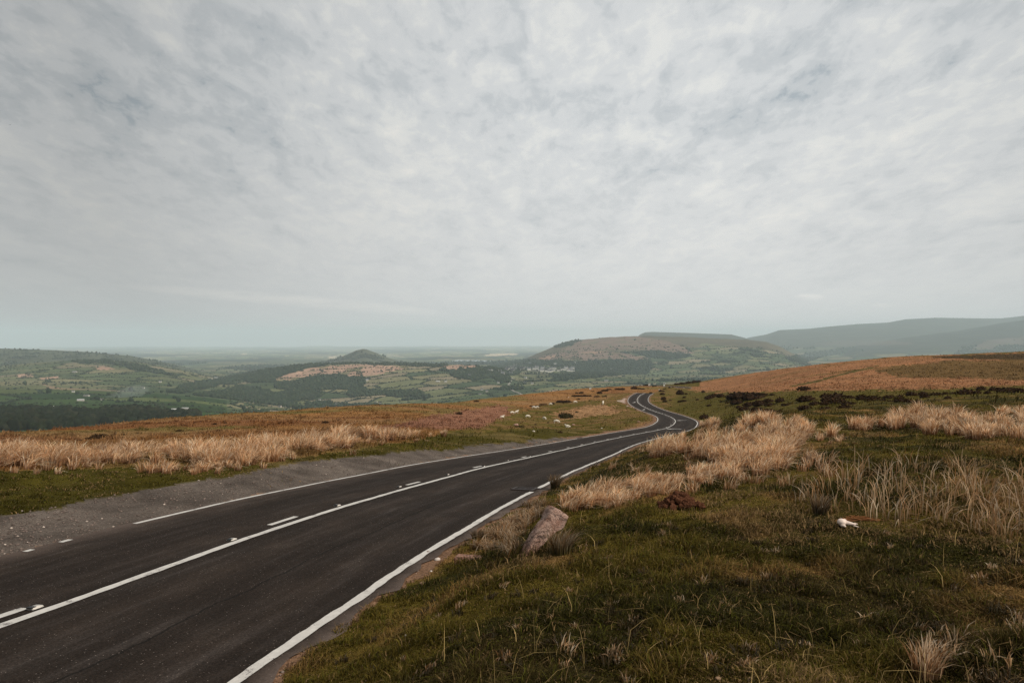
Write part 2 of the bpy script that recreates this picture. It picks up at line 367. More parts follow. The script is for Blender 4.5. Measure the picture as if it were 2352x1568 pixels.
def cover(X, Y, Z):
    """albedo, turf weight, moor weight at ground points"""
    x, y = PX(X, Y, Z); r = np.hypot(X, Y)
    jx = x + (vn(X * .5, Y * .5, 21) - .5) * 26 + (vn(X * 2.3, Y * 2.3, 22) - .5) * 10
    jy = y + (vn(X * .5, Y * .5, 23) - .5) * 7 + (vn(X * 2.3, Y * 2.3, 24) - .5) * 5
    n1 = fbm(X * .35, Y * .35, 30, 4); n2 = fbm(X * 1.7, Y * 1.7, 40, 4); n3 = fbm(X * .06, Y * .06, 50, 4)
    n4 = fbm(X * .02, Y * .10, 55, 4)
    col = np.empty((len(X), 3))
    s, d, zr = to_road(X, Y)
    left = d < 0
    # left moor
    mo = C_moor * ((0.72 + .6 * n1) * (.6 + .8 * fbm(X * .12, Y * .45, 59, 4)))[:, None]
    mo = mo + (NA([.10, .10, .03]) - mo) * (sst(.52, .68, n3) * .6)[:, None]
    mo = mo + (C_dry - mo) * (sst(.5, .7, n4) * .7)[:, None]
    mo = mo + (NA([.14, .055, .025]) - mo) * (sst(.55, .75, fbm(X * .05, Y * .12, 57, 3)) * .6)[:, None]
    col[:] = mo
    turf = np.zeros(len(X)); grass = np.ones(len(X))
    def setc(mask, c, var=.5, t=None):
        col[mask] = (np.asarray(c) * (1 - var / 2 + var * n2)[:, None])[mask]
        if t is not None: turf[mask] = t
    right_near = (~left) & (r < 60)
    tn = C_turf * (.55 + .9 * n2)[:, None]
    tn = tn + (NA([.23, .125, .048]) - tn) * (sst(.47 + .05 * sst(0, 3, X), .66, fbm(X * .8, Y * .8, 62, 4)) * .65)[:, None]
    tn = tn + (NA([.020, .019, .005]) - tn) * (sst(.49 - .15 * sst(-.5, 3.5, X), .62, fbm(X * .9, Y * .9, 61, 4)) * .85)[:, None]  # dark patches gather rightward: vignette darkening put into the turf colour
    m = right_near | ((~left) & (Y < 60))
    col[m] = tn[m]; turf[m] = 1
    m = (~left) & ~m
    g = NA([.075, .060, .012]) * (.7 + .6 * n2)[:, None]
    g = g + (NA([.12, .08, .026]) - g) * (sst(.45, .7, n1) * .5)[:, None]
    col[m] = g[m]; turf[m] = .6
    m = inpoly(jx, jy, P_brown_r) & (r > 90)
    br = C_brownR * ((.7 + .6 * n1) * (.6 + .8 * fbm(X * .12, Y * .5, 58, 4)))[:, None]; br = br + (NA([.12, .075, .025]) - br) * (sst(.5, .75, n4))[:, None] * .7
    col[m] = br[m]; turf[m] = 0
    m2 = inpoly(jx, jy, P_greenfar) & (r > 90); col[m2] = (NA([.115, .068, .025]) * (.7 + .6 * n4)[:, None])[m2]
    m2 = inpoly(jx, y + (jy - y) * .4, P_darksky) & (r > 150); setc(m2, [.055, .036, .016])
    m2 = inpoly(x + (jx - x) * .2, y + (jy - y) * .15, P_track) & (r > 90); setc(m2, [.085, .065, .02])
    m = inpoly(jx, jy, P_pink) & (r > 60) & left; setc(m, C_pink, .9, 0)
    for P in (P_green_left,):
        m = inpoly(jx, jy, P) & (r > 36)
        g = NA([.082, .064, .012]) * (.7 + .6 * n2)[:, None]; g = g + (NA([.16, .092, .038]) - g) * (sst(.42, .62, n1) * .8)[:, None]
        col[m] = g[m]; turf[m] = .7
    m = inpoly(jx, jy, P_dryc) & (r > 60); setc(m, [.27, .155, .075], .9, 0)
    m = inpoly(jx, jy, P_turf_left) & left & (r < 130)
    g = C_turfL * (.6 + .8 * n2)[:, None]; g = g + (NA([.15, .105, .04]) - g) * (sst(.5, .7, n1) * .6)[:, None]
    g = g * (1 - .35 * sst(22, 10, r))[:, None]  # nearer turf darkened in its colour to suggest shaded dips
    col[m] = g[m]; turf[m] = 1
    # gravel beside the road
    gr = inpoly(x + (jx - x) * 1.2, y + (jy - y) * 1.5, P_gravel) & left & (r < 75)
    og = (d < TL + .05) & left
    setc(gr & og, C_gravel, 1.1); turf[gr] = .6; grass[gr] = (.10 * sst(.52, .7, n1))[gr]
    lb = inpoly(x + (jx - x) * .3, y + (jy - y) * .2, P_layby) & (r > 100); setc(lb, [.34, .25, .2], .4, 0); grass[lb] = 0
    ed = np.where(hidden(s), 9., np.maximum(TL - d, d - TR)) + (n2 - .5) * .5
    wv = np.where(left, .55 + .5 * sst(.4, .7, n1), np.where(Y < 36, .07, .3))
    dt = (ed < wv) & ~(gr & og); setc(dt, C_dirt * NA([.8, .75, .7]), .8); turf[dt & (ed < wv * .7)] = 0; grass[dt & (ed < wv * .8)] = 0
    # dry dusty fringe of the gravel
    fr = inpoly(jx, jy - 14 * np.clip(14 / np.maximum(r, 6), 0, 1), P_gravel) & ~gr & left & (r < 60)
    k = (.35 + .65 * n2)[:, None]; col[fr] = (col * (1 - k) + C_dirt * k)[fr]; turf[fr] *= .5
    grass[(ed < .02)] = 0; turf[ed < .02] = 0
    return col, turf, grass

def build_moor():
    az = np.r_[np.radians(np.arange(-58, 58.01, .13)), np.radians(np.arange(64, 302, 6.5))]
    rr = np.geomspace(.7, 560, 500)
    A, R = np.meshgrid(az, rr, indexing='ij')
    X = (R * np.sin(A)).ravel(); Y = (R * np.cos(A)).ravel()
    Z = moor_z(X, Y)
    na, nr = A.shape
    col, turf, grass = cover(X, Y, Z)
    i = np.arange(na)[:, None]; j = np.arange(nr - 1)[None]; ip = (i + 1) % na
    q = np.stack([i * nr + j, i * nr + j + 1, ip * nr + j + 1, ip * nr + j], -1).reshape(-1, 4)
    V = np.c_[X, Y, Z]; V = np.vstack([V, [[0, 0, -1.62]]]); col = np.vstack([col, col[:1]])
    c = len(V) - 1; tri = np.stack([np.arange(na) * nr, ((np.arange(na) + 1) % na) * nr, np.full(na, c)], -1)[:, [0, 1, 2]]
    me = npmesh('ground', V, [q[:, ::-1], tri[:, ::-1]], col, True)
    o = obj('ground', me, M_ground); tag(o, kind='structure')
    nz = NA([p.normal.z for p in me.polygons[:10]]).mean()
    if nz < 0: me.flip_normals()
    # cells used for scattering in front of the lens
    k = np.arange(len(np.arange(-58, 58.01, .13)) - 1)
    G = np.stack([A, R], -1)
    return dict(X=X.reshape(na, nr), Y=Y.reshape(na, nr), Z=Z.reshape(na, nr), turf=turf.reshape(na, nr), grass=grass.reshape(na, nr), col=col[:-1].reshape(na, nr, 3), n=len(k), az=az, rr=rr)
GM = build_moor()

def scatter(n, wfun, rmin=2.5, rmax=400.):
    """n points, even per visible area, weighted by wfun(x,y,...) of the cells"""
    k = GM['n']; X = GM['X'][:k + 1]; Y = GM['Y'][:k + 1]; Z = GM['Z'][:k + 1]
    x, y = PX(X, Y, Z)
    a = np.abs((x[1:, :-1] - x[:-1, :-1]) * (y[:-1, 1:] - y[:-1, :-1]))
    front = (y[:-1, 1:] < y[:-1, :-1])
    a = np.where(front, a, a * .15)
    xc = x[:-1, :-1]; yc = y[:-1, :-1]; r = np.hypot(X, Y)[:-1, :-1]
    inf = (xc > -160) & (xc < 2510) & (yc < 1700)
    vis = (inf + .16 * (~inf & (r < 30) & (xc > -1600) & (xc < 4200) & (yc < 2600))) * ((r > rmin) & (r < rmax))
    w = a * vis * wfun(xc, yc, X[:-1, :-1], Y[:-1, :-1], r, GM['turf'][:k, :-1], GM['grass'][:k, :-1])
    w = w.ravel(); cdf = np.cumsum(w)
    if cdf[-1] <= 0: return np.zeros((0, 3)), np.zeros((0, 3))
    idx = np.searchsorted(cdf, rng.random(n) * cdf[-1]); nr = X.shape[1] - 1
    i = np.clip(idx // nr, 0, k - 1); j = idx % nr; fu = rng.random(n); fv = rng.random(n)
    def bil(A):
        a = A[i, j]; b = A[i + 1, j]; c = A[i, j + 1]; d = A[i + 1, j + 1]
        if A.ndim == 3: u, v = fu[:, None], fv[:, None]
        else: u, v = fu, fv
        return (a * (1 - u) + b * u) * (1 - v) + (c * (1 - u) + d * u) * v
    return np.c_[bil(GM['X']), bil(GM['Y']), bil(GM['Z'])], bil(GM['col'])

# ------------------------------------------------------------------ road surface and paint
def strip(s, d0, d1, dz, lat=2):
    """sheet following the road between offsets d0 and d1 (arrays along s)"""
    s = np.asarray(s); n = len(s); d0 = np.broadcast_to(d0, n); d1 = np.broadcast_to(d1, n)
    t = np.linspace(0, 1, lat)
    D = d0[:, None] * (1 - t) + d1[:, None] * t; SS = np.repeat(s[:, None], lat, 1)
    V = road_at(SS, D, dz).reshape(-1, 3)
    i = np.arange(n - 1)[:, None]; j = np.arange(lat - 1)[None]
    q = np.stack([i * lat + j, i * lat + j + 1, (i + 1) * lat + j + 1, (i + 1) * lat + j], -1).reshape(-1, 4)
    return V, q, SS.ravel(), D.ravel()

def road_mat():
    m, nt, b = nodes('asphalt')
    gc = nt.nodes.new('ShaderNodeNewGeometry'); P = gc.outputs['Position']
    ad = nt.nodes.new('ShaderNodeAttribute'); ad.attribute_name = 'across'
    al = nt.nodes.new('ShaderNodeAttribute'); al.attribute_name = 'along'
    cv = nt.nodes.new('ShaderNodeCombineXYZ')
    nt.links.new(math_(nt, 'MULTIPLY', al.outputs['Fac'], .35), cv.inputs[0]); nt.links.new(math_(nt, 'MULTIPLY', ad.outputs['Fac'], 4.2), cv.inputs[1])
    streak = noise(nt, cv.outputs[0], 1.0, 5, .65)
    grain = noise(nt, P, 48., 5, .9); blot = noise(nt, P, 1.3, 5, .6)
    base = ramp(nt, streak.outputs['Fac'], [(.3, (.0160, .0113, .0083)), (.5, (.0205, .0149, .0115)), (.62, (.028, .0215, .0178)), (.75, (.046, .037, .032))])
    g = ramp(nt, grain.outputs['Fac'], [(.3, g3(.3)), (.5, g3(.9)), (.68, g3(2.4))])
    bl = ramp(nt, blot.outputs['Fac'], [(.3, g3(.8)), (.7, g3(1.2))])
    c = mixc(nt, 1., base.outputs['Color'], g.outputs['Color'], 'MULTIPLY'); c = mixc(nt, 1., c, bl.outputs['Color'], 'MULTIPLY')
    ctr = math_(nt, 'SUBTRACT', math_(nt, 'MULTIPLY', math_(nt, 'GREATER_THAN', ad.outputs['Fac'], 0.0), 2.75), 1.25)
    tr = math_(nt, 'ABSOLUTE', math_(nt, 'SUBTRACT', math_(nt, 'ABSOLUTE', math_(nt, 'SUBTRACT', ad.outputs['Fac'], ctr)), .74))
    tm = nt.nodes.new('ShaderNodeMapRange'); tm.interpolation_type = 'SMOOTHSTEP'; tm.inputs['From Min'].default_value = .42; tm.inputs['From Max'].default_value = .08; tm.inputs['To Min'].default_value = .9; tm.inputs['To Max'].default_value = 1.36; nt.links.new(tr, tm.inputs['Value'])
    tcx = nt.nodes.new('ShaderNodeCombineColor')
    for i_ in range(3): nt.links.new(math_(nt, 'ADD', 1.0, math_(nt, 'MULTIPLY', math_(nt, 'SUBTRACT', tm.outputs[0], 1.0), math_(nt, 'ADD', .25, blot.outputs['Fac']))), tcx.inputs[i_])
    c = mixc(nt, 1., c, tcx.outputs[0], 'MULTIPLY')
    cw = nt.nodes.new('ShaderNodeCombineXYZ'); nt.links.new(al.outputs['Fac'], cw.inputs[0]); wv_ = noise(nt, cw.outputs[0], .5, 6, .7)
    seam = math_(nt, 'LESS_THAN', math_(nt, 'ABSOLUTE', math_(nt, 'ADD', math_(nt, 'SUBTRACT', ad.outputs['Fac'], 1.62), math_(nt, 'MULTIPLY', math_(nt, 'SUBTRACT', wv_.outputs['Fac'], .5), .5))), .016)
    c = mixc(nt, math_(nt, 'MULTIPLY', seam, .7), c, (.006, .005, .004))
    # pale chippings
    vo = nt.nodes.new('ShaderNodeTexVoronoi'); vo.inputs['Scale'].default_value = 30.; nt.links.new(P, vo.inputs['Vector'])
    sp = math_(nt, 'LESS_THAN', vo.outputs['Distance'], .13)
    sx = nt.nodes.new('ShaderNodeSeparateColor'); nt.links.new(vo.outputs['Color'], sx.inputs[0])
    sp = math_(nt, 'MULTIPLY', sp, math_(nt, 'GREATER_THAN', sx.outputs[0], .72))
    c = mixc(nt, math_(nt, 'MULTIPLY', sp, .7), c, (.36, .30, .26))
    # dusty outer edges
    cr = nt.nodes.new('ShaderNodeCombineXYZ'); nt.links.new(al.outputs['Fac'], cr.inputs[0]); nt.links.new(ad.outputs['Fac'], cr.inputs[1])
    en = noise(nt, cr.outputs[0], 1.4, 5, .7)
    e = math_(nt, 'ADD', ad.outputs['Fac'], math_(nt, 'MULTIPLY', en.outputs['Fac'], .5))
    mr = nt.nodes.new('ShaderNodeMapRange'); mr.inputs['From Min'].default_value = 3.25; mr.inputs['From Max'].default_value = 3.6; nt.links.new(e, mr.inputs['Value'])
    ml = nt.nodes.new('ShaderNodeMapRange'); ml.inputs['From Min'].default_value = -1.85; ml.inputs['From Max'].default_value = -2.3; nt.links.new(e, ml.inputs['Value'])
    ed = math_(nt, 'MAXIMUM', mr.outputs[0], math_(nt, 'MULTIPLY', ml.outputs[0], .55))
    c = mixc(nt, math_(nt, 'MULTIPLY', ed, .6), c, mixc(nt, g.outputs['Color'], (.09, .065, .055), (.2, .15, .125)))
    nt.links.new(c, b.inputs['Base Color']); b.inputs['Roughness'].default_value = .85; b.inputs['Specular IOR Level'].default_value = .06
    bump(nt, b, grain.outputs['Fac'], .6, .012)
    return m
def paint_mat():
    m, nt, b = nodes('road paint')
    gc = nt.nodes.new('ShaderNodeNewGeometry'); P = gc.outputs['Position']
    n = noise(nt, P, 60., 5, .75); n2 = noise(nt, P, 2.2, 6, .75); n3 = noise(nt, P, 9., 3, .6)
    c = ramp(nt, n.outputs['Fac'], [(.3, (.46, .43, .39)), (.7, (.56, .535, .50))])
    w = math_(nt, 'ADD', math_(nt, 'MULTIPLY', n2.outputs['Fac'], .6), math_(nt, 'MULTIPLY', n.outputs['Fac'], .4))
    wr = ramp(nt, w, [(.545, g3(0)), (.60, g3(1))])
    dt = ramp(nt, n3.outputs['Fac'], [(.45, g3(.86)), (.7, g3(1.))])
    cc = mixc(nt, wr.outputs['Color'], mixc(nt, 1., c.outputs['Color'], dt.outputs['Color'], 'MULTIPLY'), (.09, .075, .07))
    nt.links.new(cc, b.inputs['Base Color']); b.inputs['Roughness'].default_value = .7
    bump(nt, b, n.outputs['Fac'], .4, .004)
    return m
M_road = road_mat(); M_paint = paint_mat()

def build_road():
    s = np.r_[np.arange(RS[0], RS[-1], .25), RS[-1]]
    er = (fbm(s * 1.7, s * 0, 70, 5, .7) - .5) * .34; el = (fbm(s * .9, s * 0 + 5, 71, 4) - .5) * .22
    V, q, SS, D = strip(s, TL + el, TR + er, 0.0, 17); q = q[~hidden(np.repeat(s[:-1], 16))]
    me = npmesh('road', V, [q], None, True, {'along': SS, 'across': D})
    o = obj('road', me, M_road); tag(o, kind='structure')
build_road()

def line(name, s0, s1, d, w, rag=.012, keep=None, dz=.006, step=.06):
    s = np.arange(s0, s1, step if s1 - s0 < 120 else .1)
    near = np.clip(1 - (np.interp(s, RS, RP[:, 1]) - 30) / 30, .3, 1)
    a = (fbm(s * 4, s * 0 + d * 7, 81, 4) - .5) * 2 * rag * near; b = (fbm(s * 4, s * 0 + 9 + d * 7, 82, 4) - .5) * 2 * rag * near
    wob = (fbm(s * .45, s * 0 + d, 83, 2) - .5) * .05
    d = np.asarray(d)
    V, q, _, _ = strip(s, d + wob - w / 2 + a, d + wob + w / 2 + b, dz, 2)
    q = q[~hidden(s[:-1])] if keep is None else q[keep(s[:-1]) & ~hidden(s[:-1])]
    me = npmesh(name, V, [q]); o = obj(name, me, M_paint); tag(o, kind='structure'); return o

sw = road_px(*zE([(1190, 692)])[0])[0]            # where the double line swaps sides
s_end = RS[-1]
line('centre_line', RS[0], sw - .6, 0.0, .125, .014)
line('centre_line', sw + .6, s_end, 0.0, .14)
l0 = road_px(309, 1203)[0]
brk = [(road_px(1330, 1007)[0], road_px(1340, 1005)[0])]
line('edge_line', l0, s_end, -WL, .10, .012, lambda s: ~((s > brk[0][0]) & (s < brk[0][1])))
for a, b in (((58, 1266.5), (85, 1260)), ((140, 1245), (168, 1238))):
    line('edge_line', road_px(*a)[0], road_px(*b)[0], -WL, .09, .02)
gr_s = road_px(1219, 1124)[0]
line('edge_line', RS[0], gr_s - .4, WR, .112, .02)
line('edge_line', gr_s + .35, s_end, WR, .115, .018)
# broken line beside the solid one
dash = []
line('centre_dash', road_px(2, 1407)[0] - .35, road_px(44, 1392)[0], -.27, .105, .014)
for a, b in (((632, 1202), (698, 1190)), ((914, 1113.7), (953.8, 1105)), ((1076, 1073), (1101, 1069.6)), ((1188.7, 1050.8), (1207.8, 1047.6))):
    dash.append((road_px(*a)[0], road_px(*b)[0]))
per = np.mean(np.diff([.5 * (a + b) for a, b in dash])); ln_ = np.mean([b - a for a, b in dash])
c0 = .5 * (dash[0][0] + dash[0][1])
print('dash', dash, per, ln_, [road_px(*p) for p in ((20, 1399), (540, 1239), (774, 1162))])
ks = list(range(-6, 40))
DASH_S = []
for k in ks:
    c = c0 + k * per if k < 0 or k > 3 else .5 * sum(dash[k])
    if c < 2 or c > sw - 2: continue
    DASH_S.append(c); line('centre_dash', c - ln_ / 2, c + ln_ / 2, -.27, .105, .01)
c = sw + 3
while c < CUT0 - 2:
    line('centre_dash', c - .7, c + .7, .30, .12, .008); c += 4.2

def arrow(px, lane, flip, su=.62, sv=.8):
    s0, d0 = road_px(*px)
    # bent deflection arrow: a shaft swinging across the lane with a barbed head
    P = [(-2.6, .38), (-1, .34), (.5, .06), (1.3, -.2)]; wd = .42
    L, R_ = [], []
    for i, (u, v) in enumerate(P):
        a = P[max(i - 1, 0)]; b = P[min(i + 1, 3)]; tx, ty = b[0] - a[0], b[1] - a[1]; l = math.hypot(tx, ty)
        L.append((u - ty / l * wd / 2, v + tx / l * wd / 2)); R_.append((u + ty / l * wd / 2, v - tx / l * wd / 2))
    head = [(1.0, .22), (2.6, -.5), (1.2, -.74)]
    uv = [L[0], R_[0], L[1], R_[1], L[2], R_[2], L[3], R_[3]] + head
    f = flip
    V = road_at([s0 + su * u * f[0] for u, v in uv], [d0 + sv * v * f[1] for u, v in uv], .008)
    me = npmesh('road_arrow', V, [NA([[0, 1, 3, 2], [2, 3, 5, 4], [4, 5, 7, 6]]), NA([[8, 9, 10]])])
    o = obj('road_arrow', me, M_paint); tag(o, kind='structure')
for (u, v), f in (((793, 533), (-1, 1)), ((922, 631), (-1, 1)), ((1432, 776), (1, -1)), ((1328, 890), (1, -1))):
    arrow(zE([(u, v)])[0], 0, f, .62 if f[0] < 0 else .36, .8 if f[0] < 0 else 1.25)

# ------------------------------------------------------------------ grass, rushes
def blades(name, base, h, lean, w, col, tip, mat, seg3=False, ang=None):
    n = len(base); a = rng.random(n) * np.pi if ang is None else ang
    wx = np.c_[np.cos(a), np.sin(a), np.zeros(n)] * (w / 2)[:, None]
    L = np.c_[lean, np.zeros(n)] * h[:, None]
    up = np.c_[np.zeros((n, 2)), h]; ll = np.clip(1 - .45 * (lean ** 2).sum(1), .25, 1)[:, None]
    b0 = base - np.c_[np.zeros((n, 2)), np.full(n, .02)]
    if not seg3:
        m = base + L * .3 + up * .52; t = base + L + up * ll
        V = np.stack([b0 - wx, b0 + wx, m + wx * .8, m - wx * .8, t], 1).reshape(-1, 3)
        o = np.arange(n)[:, None] * 5; Q = o + NA([[0, 1, 2, 3]]); T = o + NA([[3, 2, 4]])
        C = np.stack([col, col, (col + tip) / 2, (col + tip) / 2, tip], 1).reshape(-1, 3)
        F_ = [Q, T]
    else:
        m1 = base + L * .12 + up * .38; m2 = base + L * .48 + up * .74 * (.35 + .65 * ll); t = base + L * 1.12 + up * .98 * ll
        V = np.stack([b0 - wx, b0 + wx, m1 + wx * .9, m1 - wx * .9, m2 + wx * .65, m2 - wx * .65, t], 1).reshape(-1, 3)
        o = np.arange(n)[:, None] * 7; Q = np.concatenate([o + NA([[0, 1, 2, 3]]), o + NA([[3, 2, 4, 5]])]); T = o + NA([[5, 4, 6]])
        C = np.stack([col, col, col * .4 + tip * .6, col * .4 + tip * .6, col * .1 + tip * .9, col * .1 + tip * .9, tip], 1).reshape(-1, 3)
        F_ = [Q, T]
    me = npmesh(name, V, F_, np.clip(C, 0, 1))
    return obj(name, me, mat) if mat else me
def wind(n, k, sp): return np.c_[k + rng.normal(0, sp, n), rng.normal(0, sp, n)]

def near_turf():
    n = 520000
    B, C = scatter(n, lambda x, y, X, Y, r, t, g: t * g * np.where(x > 600, 1., .8), 2.4, 48)
    r = np.hypot(B[:, 0], B[:, 1])
    pn = fbm(B[:, 0] * 1.6, B[:, 1] * 1.6, 90, 4); pd = fbm(B[:, 0] * .7, B[:, 1] * .7, 95, 3)
    left = to_road(B[:, 0], B[:, 1])[1] < 0
    cl_ = fbm(B[:, 0] * 4.2, B[:, 1] * 4.2, 98, 3)
    h = (.016 + .034 * rng.random(n) ** 1.6) * (.35 + 2.6 * sst(.35, .75, cl_) * (.4 + pn)) * np.where(left, .75, 1.15)
    h = h * (1 + .4 * sst(10, 40, r)); w = np.clip(.0032 + .00075 * r, .0035, .03)
    col = C * (.55 + .9 * rng.random(n))[:, None] * (.7 + .6 * cl_)[:, None]
    dry = rng.random(n) < (.06 + .45 * sst(.52, .72, pd)); green = rng.random(n) < .14
    straw = NA([.30, .19, .085]) * (.5 + .7 * rng.random(n))[:, None]
    col = np.where(dry[:, None], straw * .85, col); col = np.where((green & ~dry)[:, None], NA([.075, .072, .010]) * (.5 + .8 * rng.random(n))[:, None], col)
    o = blades('grass', B, h, wind(n, .3, .75), w, col * .8, col * 1.2, M_grass)
    tag(o, 'short green and straw coloured turf on the verges beside the road', 'grass', kind='stuff')
near_turf()
def straws():
    n = 420
    B, C = scatter(n, lambda x, y, X, Y, r, t, g: t * g * (x > 1000) * (r < 9), 2.4, 12)
    h = .10 + .20 * rng.random(n) ** 2; r = np.hypot(B[:, 0], B[:, 1])
    col = NA([.36, .25, .10]) * (.5 + .8 * rng.random(n))[:, None]
    o = blades('straw_grass', B, h, wind(n, .15, .55), .0016 + .0005 * r, col, col * 1.2, M_grass, True)
    tag(o, 'long loose yellow straws bent over the dark turf', 'grass', kind='stuff')
straws()
def moor_tufts():
    n = 190000
    B, C = scatter(n, lambda x, y, X, Y, r, t, g: g * (1 - .9 * t) * np.where(r < 60, .8, 1.), 22, 330)
    r = np.hypot(B[:, 0], B[:, 1])
    h = (.04 + .10 * rng.random(n)) * (.5 + 3.0 * sst(.5, .75, fbm(B[:, 0] * .7, B[:, 1] * .7, 97, 3))); w = np.clip(.0012 * r, .02, .2)
    col = C * (.6 + .8 * rng.random(n))[:, None]
    o = blades('moor_grass', B, h, wind(n, .35, .5), w, col * .9, col * 1.15, M_grass)
    tag(o, 'brown and russet rough grass covering the open moor', 'grass', kind='stuff')
moor_tufts()

def tussocks(polys, n, rmin, rmax, per, hh, spread, wnd, gap=.36):
    """centres from polygons in the frame, then blades around each"""
    def wf(x, y, X, Y, r, t, g):
        m = np.zeros(x.shape, bool)
        jx = x + (vn(X * 1.3, Y * 1.3, 101) - .5) * 24; jy = y + (vn(X * 1.3, Y * 1.3, 102) - .5) * 12
        for p in polys: m |= inpoly(jx, jy, p)
        return m * (r > rmin) * (r < rmax) * g
    C0, _ = scatter(n, wf, rmin, rmax)
    s, d, _ = to_road(C0[:, 0], C0[:, 1]); C0 = C0[((d < TL - 1.2) | (d > TR + .30)) & (fbm(C0[:, 0] * .75 + 3, C0[:, 1] * .75, 107, 3) > gap)]; n = len(C0)
    k = rng.integers(int(per * .6), int(per * 1.3), n); I = np.repeat(np.arange(n), k); m = len(I)
    size = (.6 + .5 * rng.random(n)) * (.58 + .75 * fbm(C0[:, 0] * .6, C0[:, 1] * .6, 103, 2))
    a = rng.random(m) * 2 * np.pi; rad = np.sqrt(rng.random(m)) * spread * size[I]
    off = np.c_[np.cos(a), np.sin(a)] * rad[:, None]
    b = np.c_[C0[I, :2] + off * .55, np.zeros(m)]; b[:, 2] = moor_z(b[:, 0], b[:, 1])
    h = hh * size[I] * (.45 + .65 * rng.random(m)); br_ = rng.random(m) < .14; lean = off / spread * .35 + wind(m, wnd, .26) + (rng.normal(0, .22, (n, 2)))[I]
    lean = np.where(br_[:, None], rng.normal(0, .8, (m, 2)), lean)
    r = np.hypot(b[:, 0], b[:, 1]); w = np.clip(.0042 + .0007 * r, .005, .03) * (.7 + .6 * rng.random(m))
    return b, h, lean, w, size[I], m, I
RUSH_PAL = NA([[.86, .55, .31], [.68, .39, .20], [.93, .66, .42], [.34, .16, .06], [.95, .75, .54]])
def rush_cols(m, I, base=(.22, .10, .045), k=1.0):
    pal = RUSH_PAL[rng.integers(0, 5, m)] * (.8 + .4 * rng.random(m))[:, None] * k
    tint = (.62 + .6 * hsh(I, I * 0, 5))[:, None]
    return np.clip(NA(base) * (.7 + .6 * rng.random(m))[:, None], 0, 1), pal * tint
def rush_stand(name, label, polys, n, rmin, rmax, per, hh, spread, wnd, k=1.0, base=(.25, .12, .055), gap=.36):
    b, h, lean, w, sz, m, I = tussocks(polys, n, rmin, rmax, per, hh, spread, wnd, gap)
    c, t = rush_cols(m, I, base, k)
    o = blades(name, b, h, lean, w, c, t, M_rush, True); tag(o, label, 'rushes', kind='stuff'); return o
P_rl = [(-160,1085),(0,1078),(100,1072),(260,1066),(420,1060),(440,1076),(520,1072),(600,1064),(680,1050),(760,1038),(850,1024),(960,1008),(985,1001),(980,993),(850,1003),(700,1018),(640,1028),(500,1038),(300,1044),(0,1054),(-160,1062)]
rush_stand('rushes', 'long band of tall pale tan rushes along the far verge, left of the road', [P_rl], 640, 14, 46, 90, .66, .30, .36, 1., gap=.41)
rush_stand('rushes', 'low straw coloured rush tufts on the dark left verge before the tall band', [[(290,1094),(360,1090),(520,1080),(540,1072),(470,1070),(330,1082)]], 26, 12, 30, 60, .42, .25, .3, .95)
rush_stand('rushes', 'thick tan rushes on the bank beside the bend of the road',
    [[(1462,1054),(1500,1050),(1560,1046),(1640,1062),(1700,1090),(1790,1075),(1830,1050),(1860,1010),(1850,985),(1790,978),(1700,985),(1600,1002),(1490,1030)]], 330, 9, 42, 85, .42, .26, .34, gap=.43)
rush_stand('rushes', 'bleached rushes sloping up the bank behind the leaning stone',
    [[(1290,1172),(1340,1178),(1420,1168),(1480,1150),(1570,1125),(1680,1108),(1800,1085),(1790,1068),(1640,1082),(1520,1104),(1400,1130),(1310,1148)]], 150, 6, 18, 70, .32, .22, .45, 1.0, gap=.42)
rush_stand('rushes', 'olive brown grass tufts between the leaning stone and the white edge line',
    [[(1062,1262),(1110,1275),(1170,1272),(1215,1215),(1260,1165),(1230,1150),(1180,1172),(1120,1205)]], 75, 5.5, 14, 80, .25, .18, .12, .50, (.10, .062, .014))
rush_stand('rushes', 'broad stand of pinkish tan rushes at the right edge of the moor',
    [[(2000,978),(2100,992),(2180,1005),(2360,1016),(2520,1020),(2520,945),(2352,948),(2200,950),(2080,958),(2000,965)]], 310, 11, 45, 85, .55, .28, .1, .95, gap=.42)
rush_stand('rushes', 'pale rushes on the grassy brow beside the heather bushes', [[(1700,985),(1760,990),(1850,992),(1850,975),(1760,972),(1700,975)], [(1610,985),(1660,975),(1640,962),(1600,968)], [(1900,1005),(1990,992),(1985,985),(1900,998)]], 60, 14, 60, 80, .55, .25, .1)
rush_stand('rushes', 'sparse tall dry rush stalks in dark grass at right',
    [[(1830,1180),(1960,1190),(2100,1215),(2360,1255),(2480,1240),(2480,1085),(2300,1075),(2050,1075),(1860,1100)]], 135, 4.5, 13, 10, .42, .30, .02, .62, (.20, .12, .05))
rush_stand('rushes', 'thin bleached tufts in the dark grass at the near right corner',
    [[(2080,1500),(2200,1490),(2240,1540),(2160,1580),(2060,1570)], [(2240,1480),(2380,1440),(2400,1600),(2280,1600)], [(1250,1510),(1300,1500),(1320,1530),(1260,1540)], [(1820,1010),(1900,1130),(1780,1150),(1750,1090)]], 16, 2.6, 12, 34, .15, .14, .1, .6, (.16, .10, .04))

